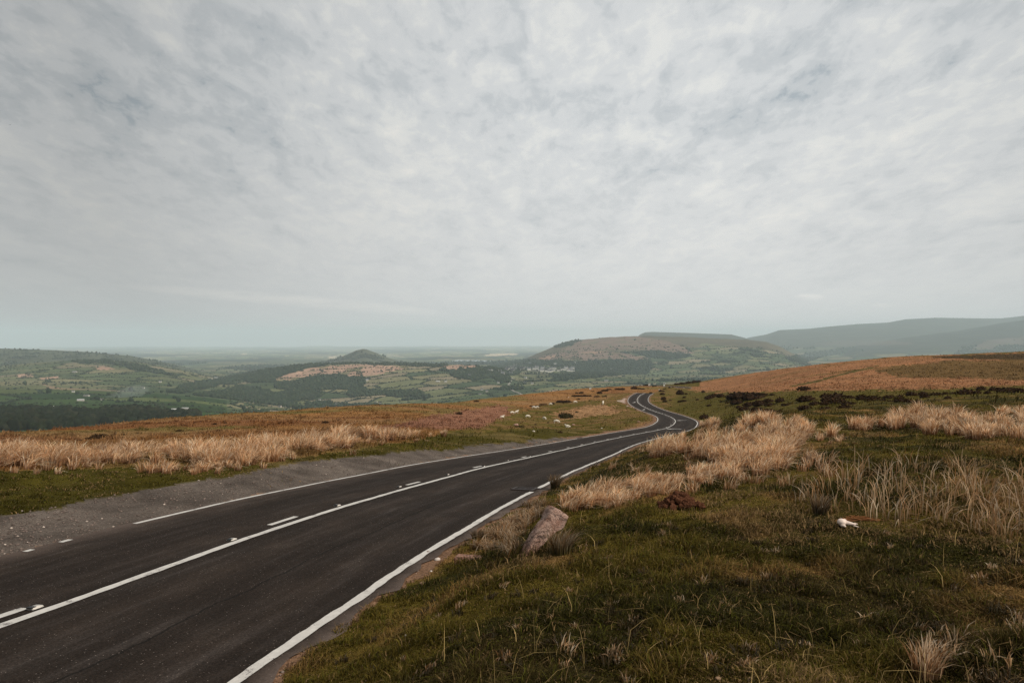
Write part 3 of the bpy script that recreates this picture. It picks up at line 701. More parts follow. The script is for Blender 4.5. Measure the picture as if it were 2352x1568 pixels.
rush_stand('dry_grass', 'small bleached grass tufts dotted through the near turf', [[(700,1568),(1100,1330),(1500,1200),(2400,1250),(2400,1600),(700,1600)]], 130, 2.6, 9, 24, .06, .075, .1, .55, (.15, .09, .035))
rush_stand('dark_grass', 'dark green grass clumps standing up from the near turf', [[(700,1568),(1050,1330),(1450,1190),(2400,1230),(2400,1600),(700,1600)]], 150, 2.6, 9, 40, .065, .10, .1, .10, (.03, .033, .008))
rush_stand('rushes', 'short thin straw tufts fringing the bank of tan rushes', [[(1400,1180),(1560,1150),(1900,1110),(1960,1000),(1700,958),(1560,985),(1440,1040),(1380,1110)]], 120, 6, 45, 36, .27, .2, .25, .8)
rush_stand('rushes', 'short thin straw tufts fringing the far rush band on the left verge', [[(600,1085),(1010,1018),(1015,985),(0,1038),(0,1095),(300,1098)]], 110, 12, 50, 40, .36, .24, .3, .85)
def tuft(x, y, label, n, hh, spread, k=1.0, base=(.25, .12, .055), wnd=.15):
    X, Y, Z = moor_hit(x, y)
    a = rng.random(n) * 2 * np.pi; rad = np.sqrt(rng.random(n)) * spread; off = np.c_[np.cos(a), np.sin(a)] * rad[:, None]
    b = np.c_[off * .5, np.zeros(n)]; b[:, 2] = moor_z(X + b[:, 0], Y + b[:, 1]) - Z
    r = math.hypot(X, Y); c, t = rush_cols(n, np.zeros(n, int), base, k)
    me = blades('rush_tussock', b, hh * (.55 + .5 * rng.random(n)), off / spread * .4 + wind(n, wnd, .15), np.full(n, np.clip(.004 + .0006 * r, .005, .05)), c, t, None, True)
    o = obj('rush_tussock', me, M_rush, None, (X, Y, Z)); tag(o, label, 'tussock', 'lone rush tussocks on the verges'); return o
tuft(1019, 1004, 'small upright tan tussock standing alone on green verge right of the rush band', 130, .55, .34)
tuft(1275, 1124, 'dark reddish brown rush tussock at the white edge line beside the drain', 260, .42, .2, .3, (.05, .05, .015))
tuft(1096, 1240, 'dark tussock overhanging the white edge line left of the leaning stone', 160, .2, .16, .3, (.05, .055, .015))
tuft(1288, 1264, 'dark spiky tussock at the right foot of the leaning stone', 300, .27, .22, .42, (.07, .07, .02))
tuft(1882, 1176, 'black green tussock with pale stalks and a wool scrap caught in it', 170, .28, .13, .35, (.025, .03, .01))
tuft(1625, 972, 'slim pale tussock on the grass brow above the bend', 90, .75, .3)
tuft(2130, 1548, 'bleached tussock at the bottom edge of the near turf', 150, .2, .13, .8, (.3, .18, .1))

# ------------------------------------------------------------------ the country beyond: valley, hills, mountains
VP = [(0,1015,520),(0,1011,640),(0,985,760),(200,978,850),(0,962,950),(300,955,1050),(0,940,1150),(450,945,1200),(0,915,1550),(0,885,2000),(200,902,1800),(300,886,2400),(450,917,1700),(450,890,2400),(600,948,1500),(600,918,2150),(900,955,1450),
(800,932,2100),(1000,916,2200),(1300,892,2300),(1300,930,1300),(1700,880,2400),(1700,930,1200),(2352,900,1500),(2352,850,3800),(1100,940,1500),
(500,862,3800),(500,842,6000),(500,822,10000),(500,808,17000),(500,797,31000),(0,862,3800),(0,842,6000),(0,822,10000),(0,808,17000),(0,799,31000),(-700,862,3800),(-700,822,10000),(-700,797,31000),(-700,940,1200),(-700,1010,560),
(1000,856,4200),(1100,836,6000),(1100,829,7200),(1100,813,13000),(1100,804,19000),(1100,796,31000),(1300,868,2900),(1300,856,3500),(1200,852,3600),(1500,866,3200),(1500,860,3800),(1800,850,3600),(2000,838,5000),(2352,826,6200),(2000,818,7600),(2352,808,13000),(1700,808,13000),(2352,796,31000),(3050,840,5000),(3050,796,31000),(3050,930,1200),(1700,840,5000)]
VP = NA(VP, float)
_val = RBF(VP[:, 0] / 700, np.log(VP[:, 2]), VP[:, 1], 3e-3)
def relief(X, Y, a): return (fbm(X / 420, Y / 420, 200, 4) - .5) * a
def val_z(x, Y):
    y = _val(x / 700, np.log(Y)); X = (x - CX) / F * Y
    y = y + (fbm(x / 260, np.log(Y) * 16, 210, 4) - .5) * 7 * sst(4500, 8000, Y) + (fbm(x / 60, np.log(Y) * 30, 215, 3) - .5) * 2.2 * sst(2500, 4500, Y)
    return -(y - HY) / F * Y + relief(X, Y, 16) * sst(700, 1800, Y)
LAYERS = {
 'left_hill': dict(c=[(-900,792),(-300,796),(0,800),(100,803),(200,808),(300,817),(400,836),(460,853),(520,870),(570,886)], Yc=4900, Yf=3300, p=1.5),
 'wooded_spur': dict(c=[(-900,850),(-100,842),(0,840),(80,833),(150,828),(250,827),(330,833),(420,850),(500,869),(570,890)], Yc=3300, Yf=2300, p=1.4),
 'bracken_hill': dict(c=[(360,914),(390,905),(450,886),(520,868),(600,851),(680,839),(760,834),(830,833),(930,834),(1000,836),(1080,838),(1130,843),(1190,856),(1260,873),(1330,890)], Yc=3250, Yf=2200, p=1.25),
 'conical_hill': dict(c=[(690,838),(740,832),(770,825),(790,817),(815,806),(832,801),(842,802),(865,811),(890,821),(915,829),(960,838),(1000,846)], Yc=5600, Yf=4700, p=1.15),
 'village_hill': dict(c=[(1060,852),(1100,843),(1150,836),(1200,827),(1230,813),(1260,801),(1290,789),(1330,780.5),(1400,774),(1480,771),(1560,773),(1640,777),(1720,780),(1760,785),(1790,795),(1820,811),(1850,827),(1900,846)], Yc=5800, Yf=3700, p=1.5),
 'bracken_spur': dict(c=[(1150,848),(1200,834),(1250,819),(1320,810),(1380,806),(1440,808),(1490,819),(1530,833),(1560,846)], Yc=4750, Yf=4200, p=1.3),
 'plateau_hill': dict(c=[(1420,800),(1450,786),(1470,768),(1482,763),(1500,762),(1600,765),(1680,768),(1712,776),(1740,789),(1770,803)], Yc=9200, Yf=7600, p=1.3),
 'mountain': dict(c=[(1630,806),(1680,788),(1720,775),(1760,768),(1790,758),(1860,754.5),(1900,750),(1970,744),(2040,740.5),(2080,733),(2150,729.5),(2250,731),(2300,731),(2352,725),(2500,716),(2900,720),(3100,740)], Yc=11500, Yf=7800, p=1.35),
 'dark_mountain': dict(c=[(1930,800),(2000,789),(2080,775),(2200,760),(2300,742),(2352,735),(2600,716),(3100,722)], Yc=8700, Yf=6200, p=1.3),
}
def layer_z(L, x, Y):
    c = NA(L['c']); Yc, Yf, p = L['Yc'], L['Yf'], L['p']
    yc = np.interp(x, c[:, 0], c[:, 1]); yc = yc + 0.0
    yf = _val(x / 700, np.full_like(x, math.log(Yf))) + 4
    t = (Y - Yf) / (Yc - Yf); tc = np.clip(t, 0, 1)
    y = yf + (yc - yf) * (1 - (1 - tc) ** p)
    X = (x - CX) / F * Y
    z = -(y - HY) / F * np.minimum(Y, Yc) 
    bk = np.clip(t - 1, 0, 2); zc = -(yc - HY) / F * Yc
    z = np.where(t > 1, zc - (bk ** 1.5) * (zc + 420) * .9, z)
    ends = sst(c[0, 0], c[0, 0] + 40, x) * sst(c[-1, 0], c[-1, 0] - 40, x)
    amp = 34 if Yc > 7000 else 20
    rdg = np.abs(fbm(X / (Yc * .09), Y / (Yc * .16), 230, 4) - .5) * 2
    z = z + (relief(X, Y, amp) - rdg * amp * .9 + amp * .3) * np.clip(tc * (1 - tc) * 3.2, 0, 1) * .8
    z = z + (fbm(x / 9, Y / 300, 240, 3) - .5) * Yc * .0009 * sst(0, .4, tc) * (Yc < 7000)
    return z - 60 * (1 - ends)
SURF = [('valley', 430, 31500, val_z)] + [(k, L['Yf'], L['Yc'], (lambda L: lambda x, Y: layer_z(L, x, Y))(L)) for k, L in LAYERS.items()]
def land_hit(x, y, after=430):
    best = (1e9, None)
    for k, a, b, f in SURF:
        Y = np.geomspace(max(a, after), b, 260); z = f(np.full(260, float(x)), Y); ys = HY - F * z / Y
        m = ys <= y
        if m.any():
            i = np.argmax(m)
            if Y[i] < best[0]: best = (Y[i], k, z[i])
    Y, k, z = best
    return (x - CX) / F * Y, Y, z, k
def top_z(x, Y):
    z = val_z(x, Y)
    for k, L in LAYERS.items():
        m = (Y >= L['Yf']) & (Y <= L['Yc'])
        z = np.where(m, np.maximum(z, layer_z(L, x, Y)), z)
    return z

# land cover polygons in the frame
W_poly = [zA([(1420,690),(1600,610),(1900,560),(2100,515),(2352,482),(2352,592),(2130,602),(2110,560),(1800,640),(1500,705)]),
 zB([(0,440),(200,392),(500,347),(800,320),(1100,302),(1500,317),(1900,337),(1900,357),(1600,352),(1300,337),(1100,327),(900,337),(700,367),(560,407),(440,450),(330,490),(200,495),(150,462),(0,480)]),
 zB([(430,500),(640,470),(740,440),(900,430),(1010,420),(1050,440),(1180,450),(1210,500),(1180,530),(1050,550),(700,555),(520,550),(430,545)]),
 zB([(-300,600),(0,560),(130,520),(290,540),(420,590),(560,560),(760,560),(850,580),(800,625),(600,650),(560,720),(100,720),(0,690),(-250,700)]),
 zB([(1040,600),(1080,550),(1200,540),(1350,570),(1500,560),(1680,560),(1710,620),(1400,610),(1340,600),(1100,615)]),
 zB([(1900,385),(2000,375),(2150,380),(2352,330),(2352,440),(2150,470),(1950,450)]),
 zA([(320,410),(560,390),(900,395),(1000,420),(1200,450),(1450,520),(1500,540),(1200,500),(1000,450),(850,430),(700,440),(600,410),(400,412)]),
 zC([(880,300),(940,250),(1140,225),(1120,260),(950,300)]), zC([(1550,340),(1700,325),(1950,330),(2080,380),(1900,400),(1700,385)]),
 zC([(400,420),(600,400),(1000,420),(1300,410),(1700,400),(1750,440),(1700,520),(1400,540),(1100,570),(900,580),(850,525),(1060,515),(1060,470),(800,450),(450,450)]),
 zC([(340,480),(470,470),(520,600),(420,600)]), zD([(1750,462),(1850,400),(1950,430),(2100,440),(2150,390),(2400,385),(2400,470)]), zD([(300,500),(420,470),(600,440),(900,400),(1000,430),(700,470),(450,540)]),
 [(1000,850),(1060,838),(1130,845),(1180,838),(1230,842),(1180,862),(1080,862)]]
W_near = zA([(-400,850),(0,850),(300,840),(560,852),(800,872),(920,842),(1150,832),(1350,872),(1500,882),(1680,872),(1690,905),(1400,932),(1200,947),(900,967),(700,992),(400,1010),(0,1011),(-400,1010)])
B_poly = [zB([(400,470),(560,410),(700,372),(900,342),(1100,332),(1300,340),(1460,352),(1580,367),(1520,380),(1420,395),(1330,415),(1240,430),(1140,440),(1040,435),(1000,410),(930,420),(800,425),(720,450),(640,470),(480,470)]),
 zB([(1860,352),(1990,342),(2160,347),(2130,372),(1990,378),(1900,388)]), zA([(820,465),(900,460),(980,480),(930,492),(830,485)]), zA([(150,525),(280,520),(280,550),(160,552)]), zA([(340,600),(480,640),(700,655),(600,668),(420,650)]), zA([(330,560),(500,540),(500,562),(350,575)]),
 zC([(900,335),(1000,300),(1100,250),(1140,232),(1400,205),(1620,205),(1850,240),(2000,300),(2080,350),(1850,340),(1600,310),(1300,320),(1100,318)]),
 zC([(700,397),(900,342),(1100,320),(1300,325),(1500,350),(1720,390),(1600,407),(1300,397),(1200,412),(1000,402),(800,402)]),
 zC([(725,660),(1000,657),(1000,680),(750,683)]), zD([(560,370),(800,340),(1250,350),(1450,375),(900,390),(600,385)]), zD([(1900,420),(2050,340),(2352,315),(2352,385),(2150,390),(2050,430)])]
T_poly = [zC([(300,362),(420,352),(480,347),(600,350),(560,362),(430,372),(310,372)]), zB([(880,265),(935,265),(930,280),(885,280)]), zB([(120,245),(190,240),(185,250),(125,252)])]
GREENS = NA([[.060,.080,.034],[.11,.118,.055],[.045,.064,.030],[.165,.150,.080],[.08,.10,.044],[.20,.165,.105],[.125,.130,.062]])
def cells(X, Y, L, seed, ang=.5, sq=.62):
    u = (X * math.cos(ang) + Y * math.sin(ang)) / L; v = (-X * math.sin(ang) + Y * math.cos(ang)) / (L * sq)
    ix = np.floor(u); iy = np.floor(v); d1 = np.full(np.shape(u), 9.); d2 = d1.copy(); idv = np.zeros(np.shape(u))
    for a in (-1, 0, 1):
        for b in (-1, 0, 1):
            cx = ix + a; cy = iy + b
            px = cx + .12 + .76 * hsh(cx, cy, seed); py = cy + .12 + .76 * hsh(cx, cy, seed + 1)
            d = np.hypot(u - px, v - py); idc = hsh(cx, cy, seed + 2)
            n = d < d1; d2 = np.where(n, d1, np.minimum(d2, d)); idv = np.where(n, idc, idv); d1 = np.where(n, d, d1)
    return idv, (d2 - d1) * .5 * L
def land_cover(layer, x, Y, z):
    """albedo, wood mask, hedge closeness"""
    X = (x - CX) / F * Y; y = HY - F * z / Y
    jx = x + (fbm(x / 12, y / 4, 300, 3) - .5) * 16; jy = y + (fbm(x / 12, y / 4, 310, 3) - .5) * 5
    Lf = np.where(Y > 4800, 420., 125.)
    i1, e1 = cells(X, Y, 165., 320); i0, e0 = cells(X, Y, 270., 325); nl = (x < 560) & (Y < 2300); i1 = np.where(nl, i0, i1); e1 = np.where(nl, e0, e1); i2, e2 = cells(X, Y, 430., 330)
    far = Y > 5000; idv = np.where(far, i2, i1); ed = np.where(far, e2, e1)
    col = GREENS[np.clip((idv * 7).astype(int), 0, 6)] * (.85 + .3 * hsh(np.floor(idv * 997), np.floor(idv * 331), 7))[:, None]
    col = col * (.8 + .4 * fbm(X / 60, Y / 60, 340, 3))[:, None] * np.where(Y > 9000, 1.35, .86)[:, None]  # farthest plain lightened in its colour to stand for distance haze
    wood = np.zeros(len(x), bool)
    fw = fbm(X / 900, Y / 1500, 350, 4)
    wood |= far & (fw > .55)
    wood |= (~far) & (fbm(X / 150, Y / 150, 351, 3) > .66) & (layer in ('valley', 'village_hill')) & ~((x < 560) & (Y < 2300))
    hedge = ed < np.where(far, 26., 6.)
    hill = layer in ('left_hill', 'plateau_hill', 'mountain', 'dark_mountain', 'conical_hill', 'village_hill')
    if hill:
        L = LAYERS[layer]; t = (Y - L['Yf']) / (L['Yc'] - L['Yf'])
        a = {'village_hill': .55, 'left_hill': .28, 'mountain': .22, 'dark_mountain': .3, 'plateau_hill': .1, 'conical_hill': .05}[layer]
        up = t + (fbm(X / 300, Y / 300, 360, 4) - .5) * .5 > a
        mc = {'village_hill': [.085, .07, .042], 'left_hill': [.05, .056, .03], 'mountain': [.045, .05, .036], 'dark_mountain': [.034, .038, .027], 'plateau_hill': [.045, .05, .035], 'conical_hill': [.052, .056, .032]}[layer]
        m2 = NA(mc) * (.6 + .8 * fbm(X / 180, Y / 180, 370, 4))[:, None]
        col = np.where(up[:, None], m2, col); hedge &= ~up; wood &= ~up
        if layer in ('conical_hill', 'left_hill'): wood |= up & (fbm(X / 120, Y / 120, 380, 3) > (.55 if layer == 'conical_hill' else .61))
    if layer in ('bracken_hill', 'wooded_spur', 'village_hill', 'bracken_spur', 'valley', 'mountain', 'dark_mountain'):
        for P in W_poly: wood |= inpoly(jx, jy, P) & ((Y > 2000) | (layer != 'valley'))
    br = np.zeros(len(x), bool)
    for P in B_poly: br |= inpoly(jx, jy, P) & (Y > 1500)
    bc = NA({'village_hill': [.15, .10, .075], 'bracken_spur': [.25, .155, .11], 'mountain': [.07, .06, .048], 'dark_mountain': [.085, .065, .052], 'valley': [.22, .15, .10]}.get(layer, [.30, .19, .135])) * (.75 + .5 * fbm(X / 70, Y / 70, 390, 4))[:, None]
    bc = bc + (NA([.08, .085, .035]) - bc) * (sst(.62, .72, fbm(X / 45, Y / 90, 395, 3)) * .8)[:, None]
    col = np.where(br[:, None], bc, col); wood &= ~br; hedge &= ~br
    tn = np.zeros(len(x), bool)
    for P in T_poly: tn |= inpoly(jx, jy, P) & (Y > 4500)
    col = np.where(tn[:, None], NA([.42, .33, .22]), col); wood &= ~tn; hedge &= ~tn
    if layer == 'valley':
        nw = inpoly(jx, jy, W_near) & (Y < 1450) & (Y > 600); wood |= nw
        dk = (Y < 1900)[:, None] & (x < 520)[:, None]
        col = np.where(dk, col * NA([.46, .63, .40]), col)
    wcol = NA([.016, .025, .014]) * (.7 + .6 * fbm(X / 40, Y / 40, 400, 3))[:, None]
    col = np.where(wood[:, None], wcol, col); col = np.where((hedge & ~wood)[:, None], NA([.022, .032, .018]), col)
    return col, wood, hedge & ~wood, br, ed
M_LAND = M_land
LAND = {}
def build_land():
    for k, a, b, f in SURF:
        if k == 'valley':
            xs = np.unique(np.r_[np.arange(-800, -60, 20), np.arange(-60, 2415, 2.6), np.arange(2415, 3150, 20)]); Ys = np.unique(np.r_[np.geomspace(380, 31500, 380), np.geomspace(700, 4500, 260)])
        else:
            L = LAYERS[k]; c = NA(L['c']); x0, x1 = c[0, 0], c[-1, 0]
            xs = np.arange(x0, x1 + 1, 2.6) if x0 > -100 and x1 < 2420 else np.unique(np.r_[np.arange(x0, -60, 15), np.arange(max(x0, -60), min(x1, 2415), 2.6), np.arange(min(x1, 2415), x1 + 1, 15)])
            Ys = np.r_[np.linspace(L['Yf'], L['Yc'], 150), np.linspace(L['Yc'], L['Yc'] + 1.3 * (L['Yc'] - L['Yf']), 14)[1:]]
        xg, Yg = np.meshgrid(xs, Ys, indexing='ij'); x = xg.ravel(); Y = Yg.ravel(); z = f(x, Y)
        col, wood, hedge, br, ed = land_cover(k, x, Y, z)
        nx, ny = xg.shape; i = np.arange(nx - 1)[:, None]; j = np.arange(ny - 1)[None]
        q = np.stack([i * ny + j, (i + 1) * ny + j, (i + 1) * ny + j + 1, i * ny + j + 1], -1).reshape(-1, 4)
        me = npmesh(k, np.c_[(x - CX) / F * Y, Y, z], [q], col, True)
        o = obj(k, me, M_LAND); tag(o, kind='structure')
build_land()

# crowns ------------------------------------------------------------------
def crown(sub, seed, squash=.85, lumps=.34):
    bm = bmesh.new(); bmesh.ops.create_icosphere(bm, subdivisions=sub, radius=1.0)
    for v in bm.verts:
        p = v.co.normalized(); n = 0
        rr = random.Random(seed)
        for _ in range(7):
            d = Vector((rr.gauss(0, 1), rr.gauss(0, 1), rr.gauss(0, .8))).normalized(); n = max(n, (p.dot(d)) ** 7 if p.dot(d) > 0 else 0)
        k = .74 + lumps * n + random.uniform(-.07, .07)
        v.co = Vector((p.x * k, p.y * k, p.z * k * squash))
        if v.co.z < -.45: v.co.z = -.45
    V = NA([v.co[:] for v in bm.verts]); Fc = NA([[v.index for v in f.verts] for f in bm.faces]); bm.free()
    V[:, 2] += .45
    return V, Fc
CR1 = [crown(1, s) for s in range(6)]; CR2 = [crown(2, s + 40) for s in range(5)]; CR3 = [crown(3, s + 80) for s in range(3)]
TREE_C = NA([[.018,.029,.015],[.024,.036,.018],[.015,.024,.014],[.030,.040,.020],[.021,.029,.018],[.036,.044,.024]])
def clumps(name, pos, size, mat, protos, label, cat, tones=None, tall=1.0):
    n = len(pos); VV, FF, CC = [], [], []; off = 0
    which = rng.integers(0, len(protos), n)
    for w in range(len(protos)):
        I = np.where(which == w)[0]
        if not len(I): continue
        V, Fc = protos[w]; a = rng.random(len(I)) * 6.283; c, s = np.cos(a)[:, None], np.sin(a)[:, None]
        sx = (size[I] * .5)[:, None]; sz = sx * (.85 + .5 * rng.random(len(I)))[:, None] * tall
        P = np.stack([(V[:, 0] * c - V[:, 1] * s) * sx + pos[I, 0:1], (V[:, 0] * s + V[:, 1] * c) * sx + pos[I, 1:2], V[:, 2] * 1.25 * sz + pos[I, 2:3] - .1 * sx], -1)
        VV.append(P.reshape(-1, 3)); FF.append((Fc[None] + (off + np.arange(len(I)) * len(V))[:, None, None]).reshape(-1, 3)); off += len(I) * len(V)
        tc = (TREE_C if tones is None else tones)[rng.integers(0, len(TREE_C if tones is None else tones), len(I))] * (.7 + .6 * rng.random(len(I)))[:, None]
        vc = np.repeat(tc[:, None], len(V), 1) * (.8 + .4 * rng.random((len(I), len(V), 1)))
        CC.append(vc.reshape(-1, 3))
    me = npmesh(name, np.vstack(VV), [np.vstack(FF)], np.vstack(CC)); o = obj(name, me, mat)
    tag(o, label, cat, kind='stuff'); return o

def land_samples(k, n, Y0, Y1, x0=-40, x1=2400):
    """points even in the frame over one surface"""
    f = dict((s[0], s[3]) for s in SURF)[k]
    x = x0 + rng.random(n) * (x1 - x0)
    Yg = np.geomspace(Y0, Y1, 400); xs = np.linspace(x0, x1, 60); Xg, YY = np.meshgrid(xs, Yg, indexing='ij')
    yy = HY - F * f(Xg.ravel(), YY.ravel()).reshape(Xg.shape) / YY
    wd = np.maximum(-np.diff(yy, axis=1), .0) + .004; col = np.clip(((x - x0) / (x1 - x0) * 59).astype(int), 0, 59)
    cdf = np.cumsum(wd, 1); cdf /= cdf[:, -1:]
    u = rng.random(n); j = (cdf[col] < u[:, None]).sum(1); j = np.clip(j, 0, 398)
    Y = Yg[j] * (Yg[j + 1] / Yg[j]) ** rng.random(n); z = f(x, Y)
    return x, Y, z
def visible(x, Y, z, k):
    ok = z > top_z(x, Y) - 3
    return ok
WOODS = []; HEDGES = []; SINGLES = []
def plant():
    jobs = [('valley', 120000, 560, 7500, -60, 2420), ('left_hill', 7000, 3300, 4900, -60, 570), ('wooded_spur', 12000, 2300, 3300, -60, 560), ('bracken_hill', 40000, 2200, 3250, 370, 1320),
            ('conical_hill', 3500, 4700, 5600, 700, 990), ('village_hill', 26000, 3700, 5800, 1070, 1890), ('bracken_spur', 4000, 4200, 4750, 1160, 1550), ('dark_mountain', 5000, 6200, 7600, 1950, 2420), ('mountain', 6000, 7800, 9500, 1650, 2420)]
    for k, n, Y0, Y1, x0, x1 in jobs:
        x, Y, z = land_samples(k, n, Y0, Y1, x0, x1)
        ok = visible(x, Y, z, k); x, Y, z = x[ok], Y[ok], z[ok]
        col, wood, hedge, br, ed = land_cover(k, x, Y, z); n = len(x)
        X = (x - CX) / F * Y; P = np.c_[X, Y, z]; u = rng.random(n)
        near = (Y < 1450) & (x < 900)
        w = wood & (u < .8) & ~near; WOODS.append((k, P[w], (8 + 6 * rng.random(w.sum())) * np.clip(Y[w] / 3600, 1, 2.2)))
        fl = (~wood) & ((ed < 5.5) & (Y < 5000) | (~br & (u < .0018)) | (br & (u < .012)))
        HEDGES.append((k, P[fl], (5 + 5.5 * rng.random(fl.sum()) ** 2) * np.clip(Y[fl] / 3200, .8, 2)))
        sg = (~wood) & ~br & (ed < 14) & (Y < 3400) & (u > .965) & ~near; SINGLES.append(P[sg])
plant()
def joinp(L, names): 
    L = [l for l in L if l[0] in names and len(l[1])]
    return np.vstack([l[1] for l in L]), np.concatenate([l[2] for l in L])
for nm, names, lab in (('woodland', ('bracken_hill',), 'dark conifer belt and broadleaf woods round the pink bracken hilltop'), ('woodland', ('left_hill', 'wooded_spur'), 'dark woods along the spur of the left hill'),
        ('woodland', ('conical_hill',), 'thin scrub woods on the flanks of the conical hill'), ('woodland', ('village_hill', 'bracken_spur'), 'woods on the slopes above and beside the white village'), ('woodland', ('valley',), 'scattered woods over the green valley floor'), ('woodland', ('mountain', 'dark_mountain'), 'hazy woods under the mountains at right')):
    p, s = joinp(WOODS, names); clumps(nm, p, s, M_leaf, CR1, lab, 'woods')
for names, lab in ((('bracken_hill',), 'hedgerows between the fields on the bracken hill'), (('left_hill', 'wooded_spur'), 'hedgerows between the fields on the left hill'), (('village_hill', 'bracken_spur', 'conical_hill', 'mountain', 'dark_mountain'), 'hedgerows and bushes on the slopes round the white village'), (('valley',), 'hedgerows between the green fields of the valley floor')):
    p, s = joinp(HEDGES, names); clumps('hedgerow', p, s, M_leaf, CR1, lab, 'hedgerow', None, .8)
# the dark wood under the moor edge, near enough to show its crowns
def near_wood():
    x, Y, z = land_samples('valley', 26000, 640, 1400, -60, 800); y = HY - F * z / Y
    jx = x + (fbm(x / 12, y / 4, 300, 3) - .5) * 16; jy = y + (fbm(x / 12, y / 4, 310, 3) - .5) * 5
    m = inpoly(jx, jy, W_near); P = np.c_[(x - CX) / F * Y, Y, z][m]
    keep = []; G = set()
    for i in range(len(P)):
        g = (int(P[i, 0] // 7), int(P[i, 1] // 8))
        if g in G: continue
        G.add(g); keep.append(i)
    P = P[keep]
    clumps('woodland', P, 9 + 5 * rng.random(len(P)), M_leaf, CR2 + CR3, 'dark broadleaf wood just below the edge of the brown moor at left', 'woods', NA([[.010,.014,.006],[.013,.017,.007],[.008,.011,.005],[.018,.019,.009]]), 1.05)  # tones below the other woods: partly naturally dark, partly painted vignette darkening
near_wood()
# trees that stand alone
def lone_trees():
    P = np.vstack(SINGLES); o_ = np.argsort(P[:, 1] + rng.random(len(P)) * 900); P = P[o_]; keep = []
    for p in P:
        if any(abs(p[0] - q[0]) < 34 and abs(p[1] - q[1]) < 60 for q in keep): continue
        keep.append(p)
        if len(keep) >= 190: break
    protos = []
    for s in range(5):
        V, Fc = crown(2, s + 10); V = V * NA([1, 1, 1.25]); V[:, 2] += .12
        c = TREE_C[s % 6] * (.8 + .4 * rng.random((len(V), 1)))
        protos.append(npmesh('tree', V, [Fc], c))
    for p in keep:
        x = CX + F * p[0] / p[1]; y = HY - F * p[2] / p[1]
        if x < 620 and p[1] < 2000: L = 'small round tree among the dark green fields at far left'
        elif x < 620: L = 'small round tree on the fields of the left hill'
        elif x < 1020: L = 'small round tree on the fields below the pink bracken hilltop'
        elif x < 1240: L = 'small round tree among hedged fields between bracken hill and village'
        elif x < 1560: L = 'small round tree in the valley fields below the white village'
        else: L = 'small round tree in the fields behind the right moor slope'
        me = protos[rng.integers(0, 5)]; o = obj('tree', me, M_leaf, None, tuple(p)); s = 4.2 + 3.2 * rng.random()
        o.scale = (s, s, s * (.9 + .3 * rng.random())); o.rotation_euler = (0, 0, rng.random() * 6.28); tag(o, L, 'tree', L.replace('small round tree', 'round trees'))
lone_trees()

# lake and lane ------------------------------------------------------------
def drape(name, pl, w, mat, lift=1.2):
    P = []
    for x, y in pl:
        X, Y, z, k = land_hit(x, y); P.append((X, Y, z))
    P = spline(NA(P), 12.); T = np.gradient(P[:, :2], axis=0); T /= np.linalg.norm(T, axis=1)[:, None] + 1e-9
    Nn = np.c_[T[:, 1], -T[:, 0]]; V = []
    for t in (-.5, 0, .5):
        q = P[:, :2] + Nn * w * t; x = CX + F * q[:, 0] / q[:, 1]; V.append(np.c_[q, top_z(x, q[:, 1]) + lift])
    n = len(P); V = np.vstack(V); i = np.arange(n - 1)[:, None]
    q = np.vstack([np.hstack([i, i + 1, i + 1 + n, i + n]), np.hstack([i + n, i + 1 + n, i + 1 + 2 * n, i + 2 * n])])
    o = obj(name, npmesh(name, V, [q]), mat); tag(o, kind='structure'); return o
M_lane = plain('pale lane', (.22, .20, .17), .9, .05, .1)
drape('lane', zC([(536, 560), (524, 580), (512, 600), (500, 618), (508, 632), (516, 648), (524, 664), (548, 678), (575, 690), (605, 702), (640, 716)]), 7., M_lane)
drape('lane', zV([(800, 392), (880, 402), (960, 409), (1000, 404)]), 14., M_lane)
m, nt, b = nodes('lake water'); b.inputs['Base Color'].default_value = (.05, .07, .08, 1); b.inputs['Roughness'].default_value = .12
def lake():
    P = [(1036, 829.6), (1050, 827.6), (1075, 827.9), (1100, 828.2), (1128, 830), (1133, 831.6), (1110, 832), (1080, 831.4), (1055, 830.8)]
    V = [((x - CX) / F * Yq, Yq, 0) for x, y in P for Yq in [7000. * (1 - (y - 830) * .018)]]
    zs = max(val_z(NA([CX + F * v[0] / v[1]]), NA([v[1]]))[0] for v in V) + 3
    bm = bmesh.new(); bm.faces.new([bm.verts.new((v[0], v[1], zs)) for v in V])
    o = obj('lake', bm_mesh('lake', bm), MATS['lake water']); tag(o, kind='structure')
lake()

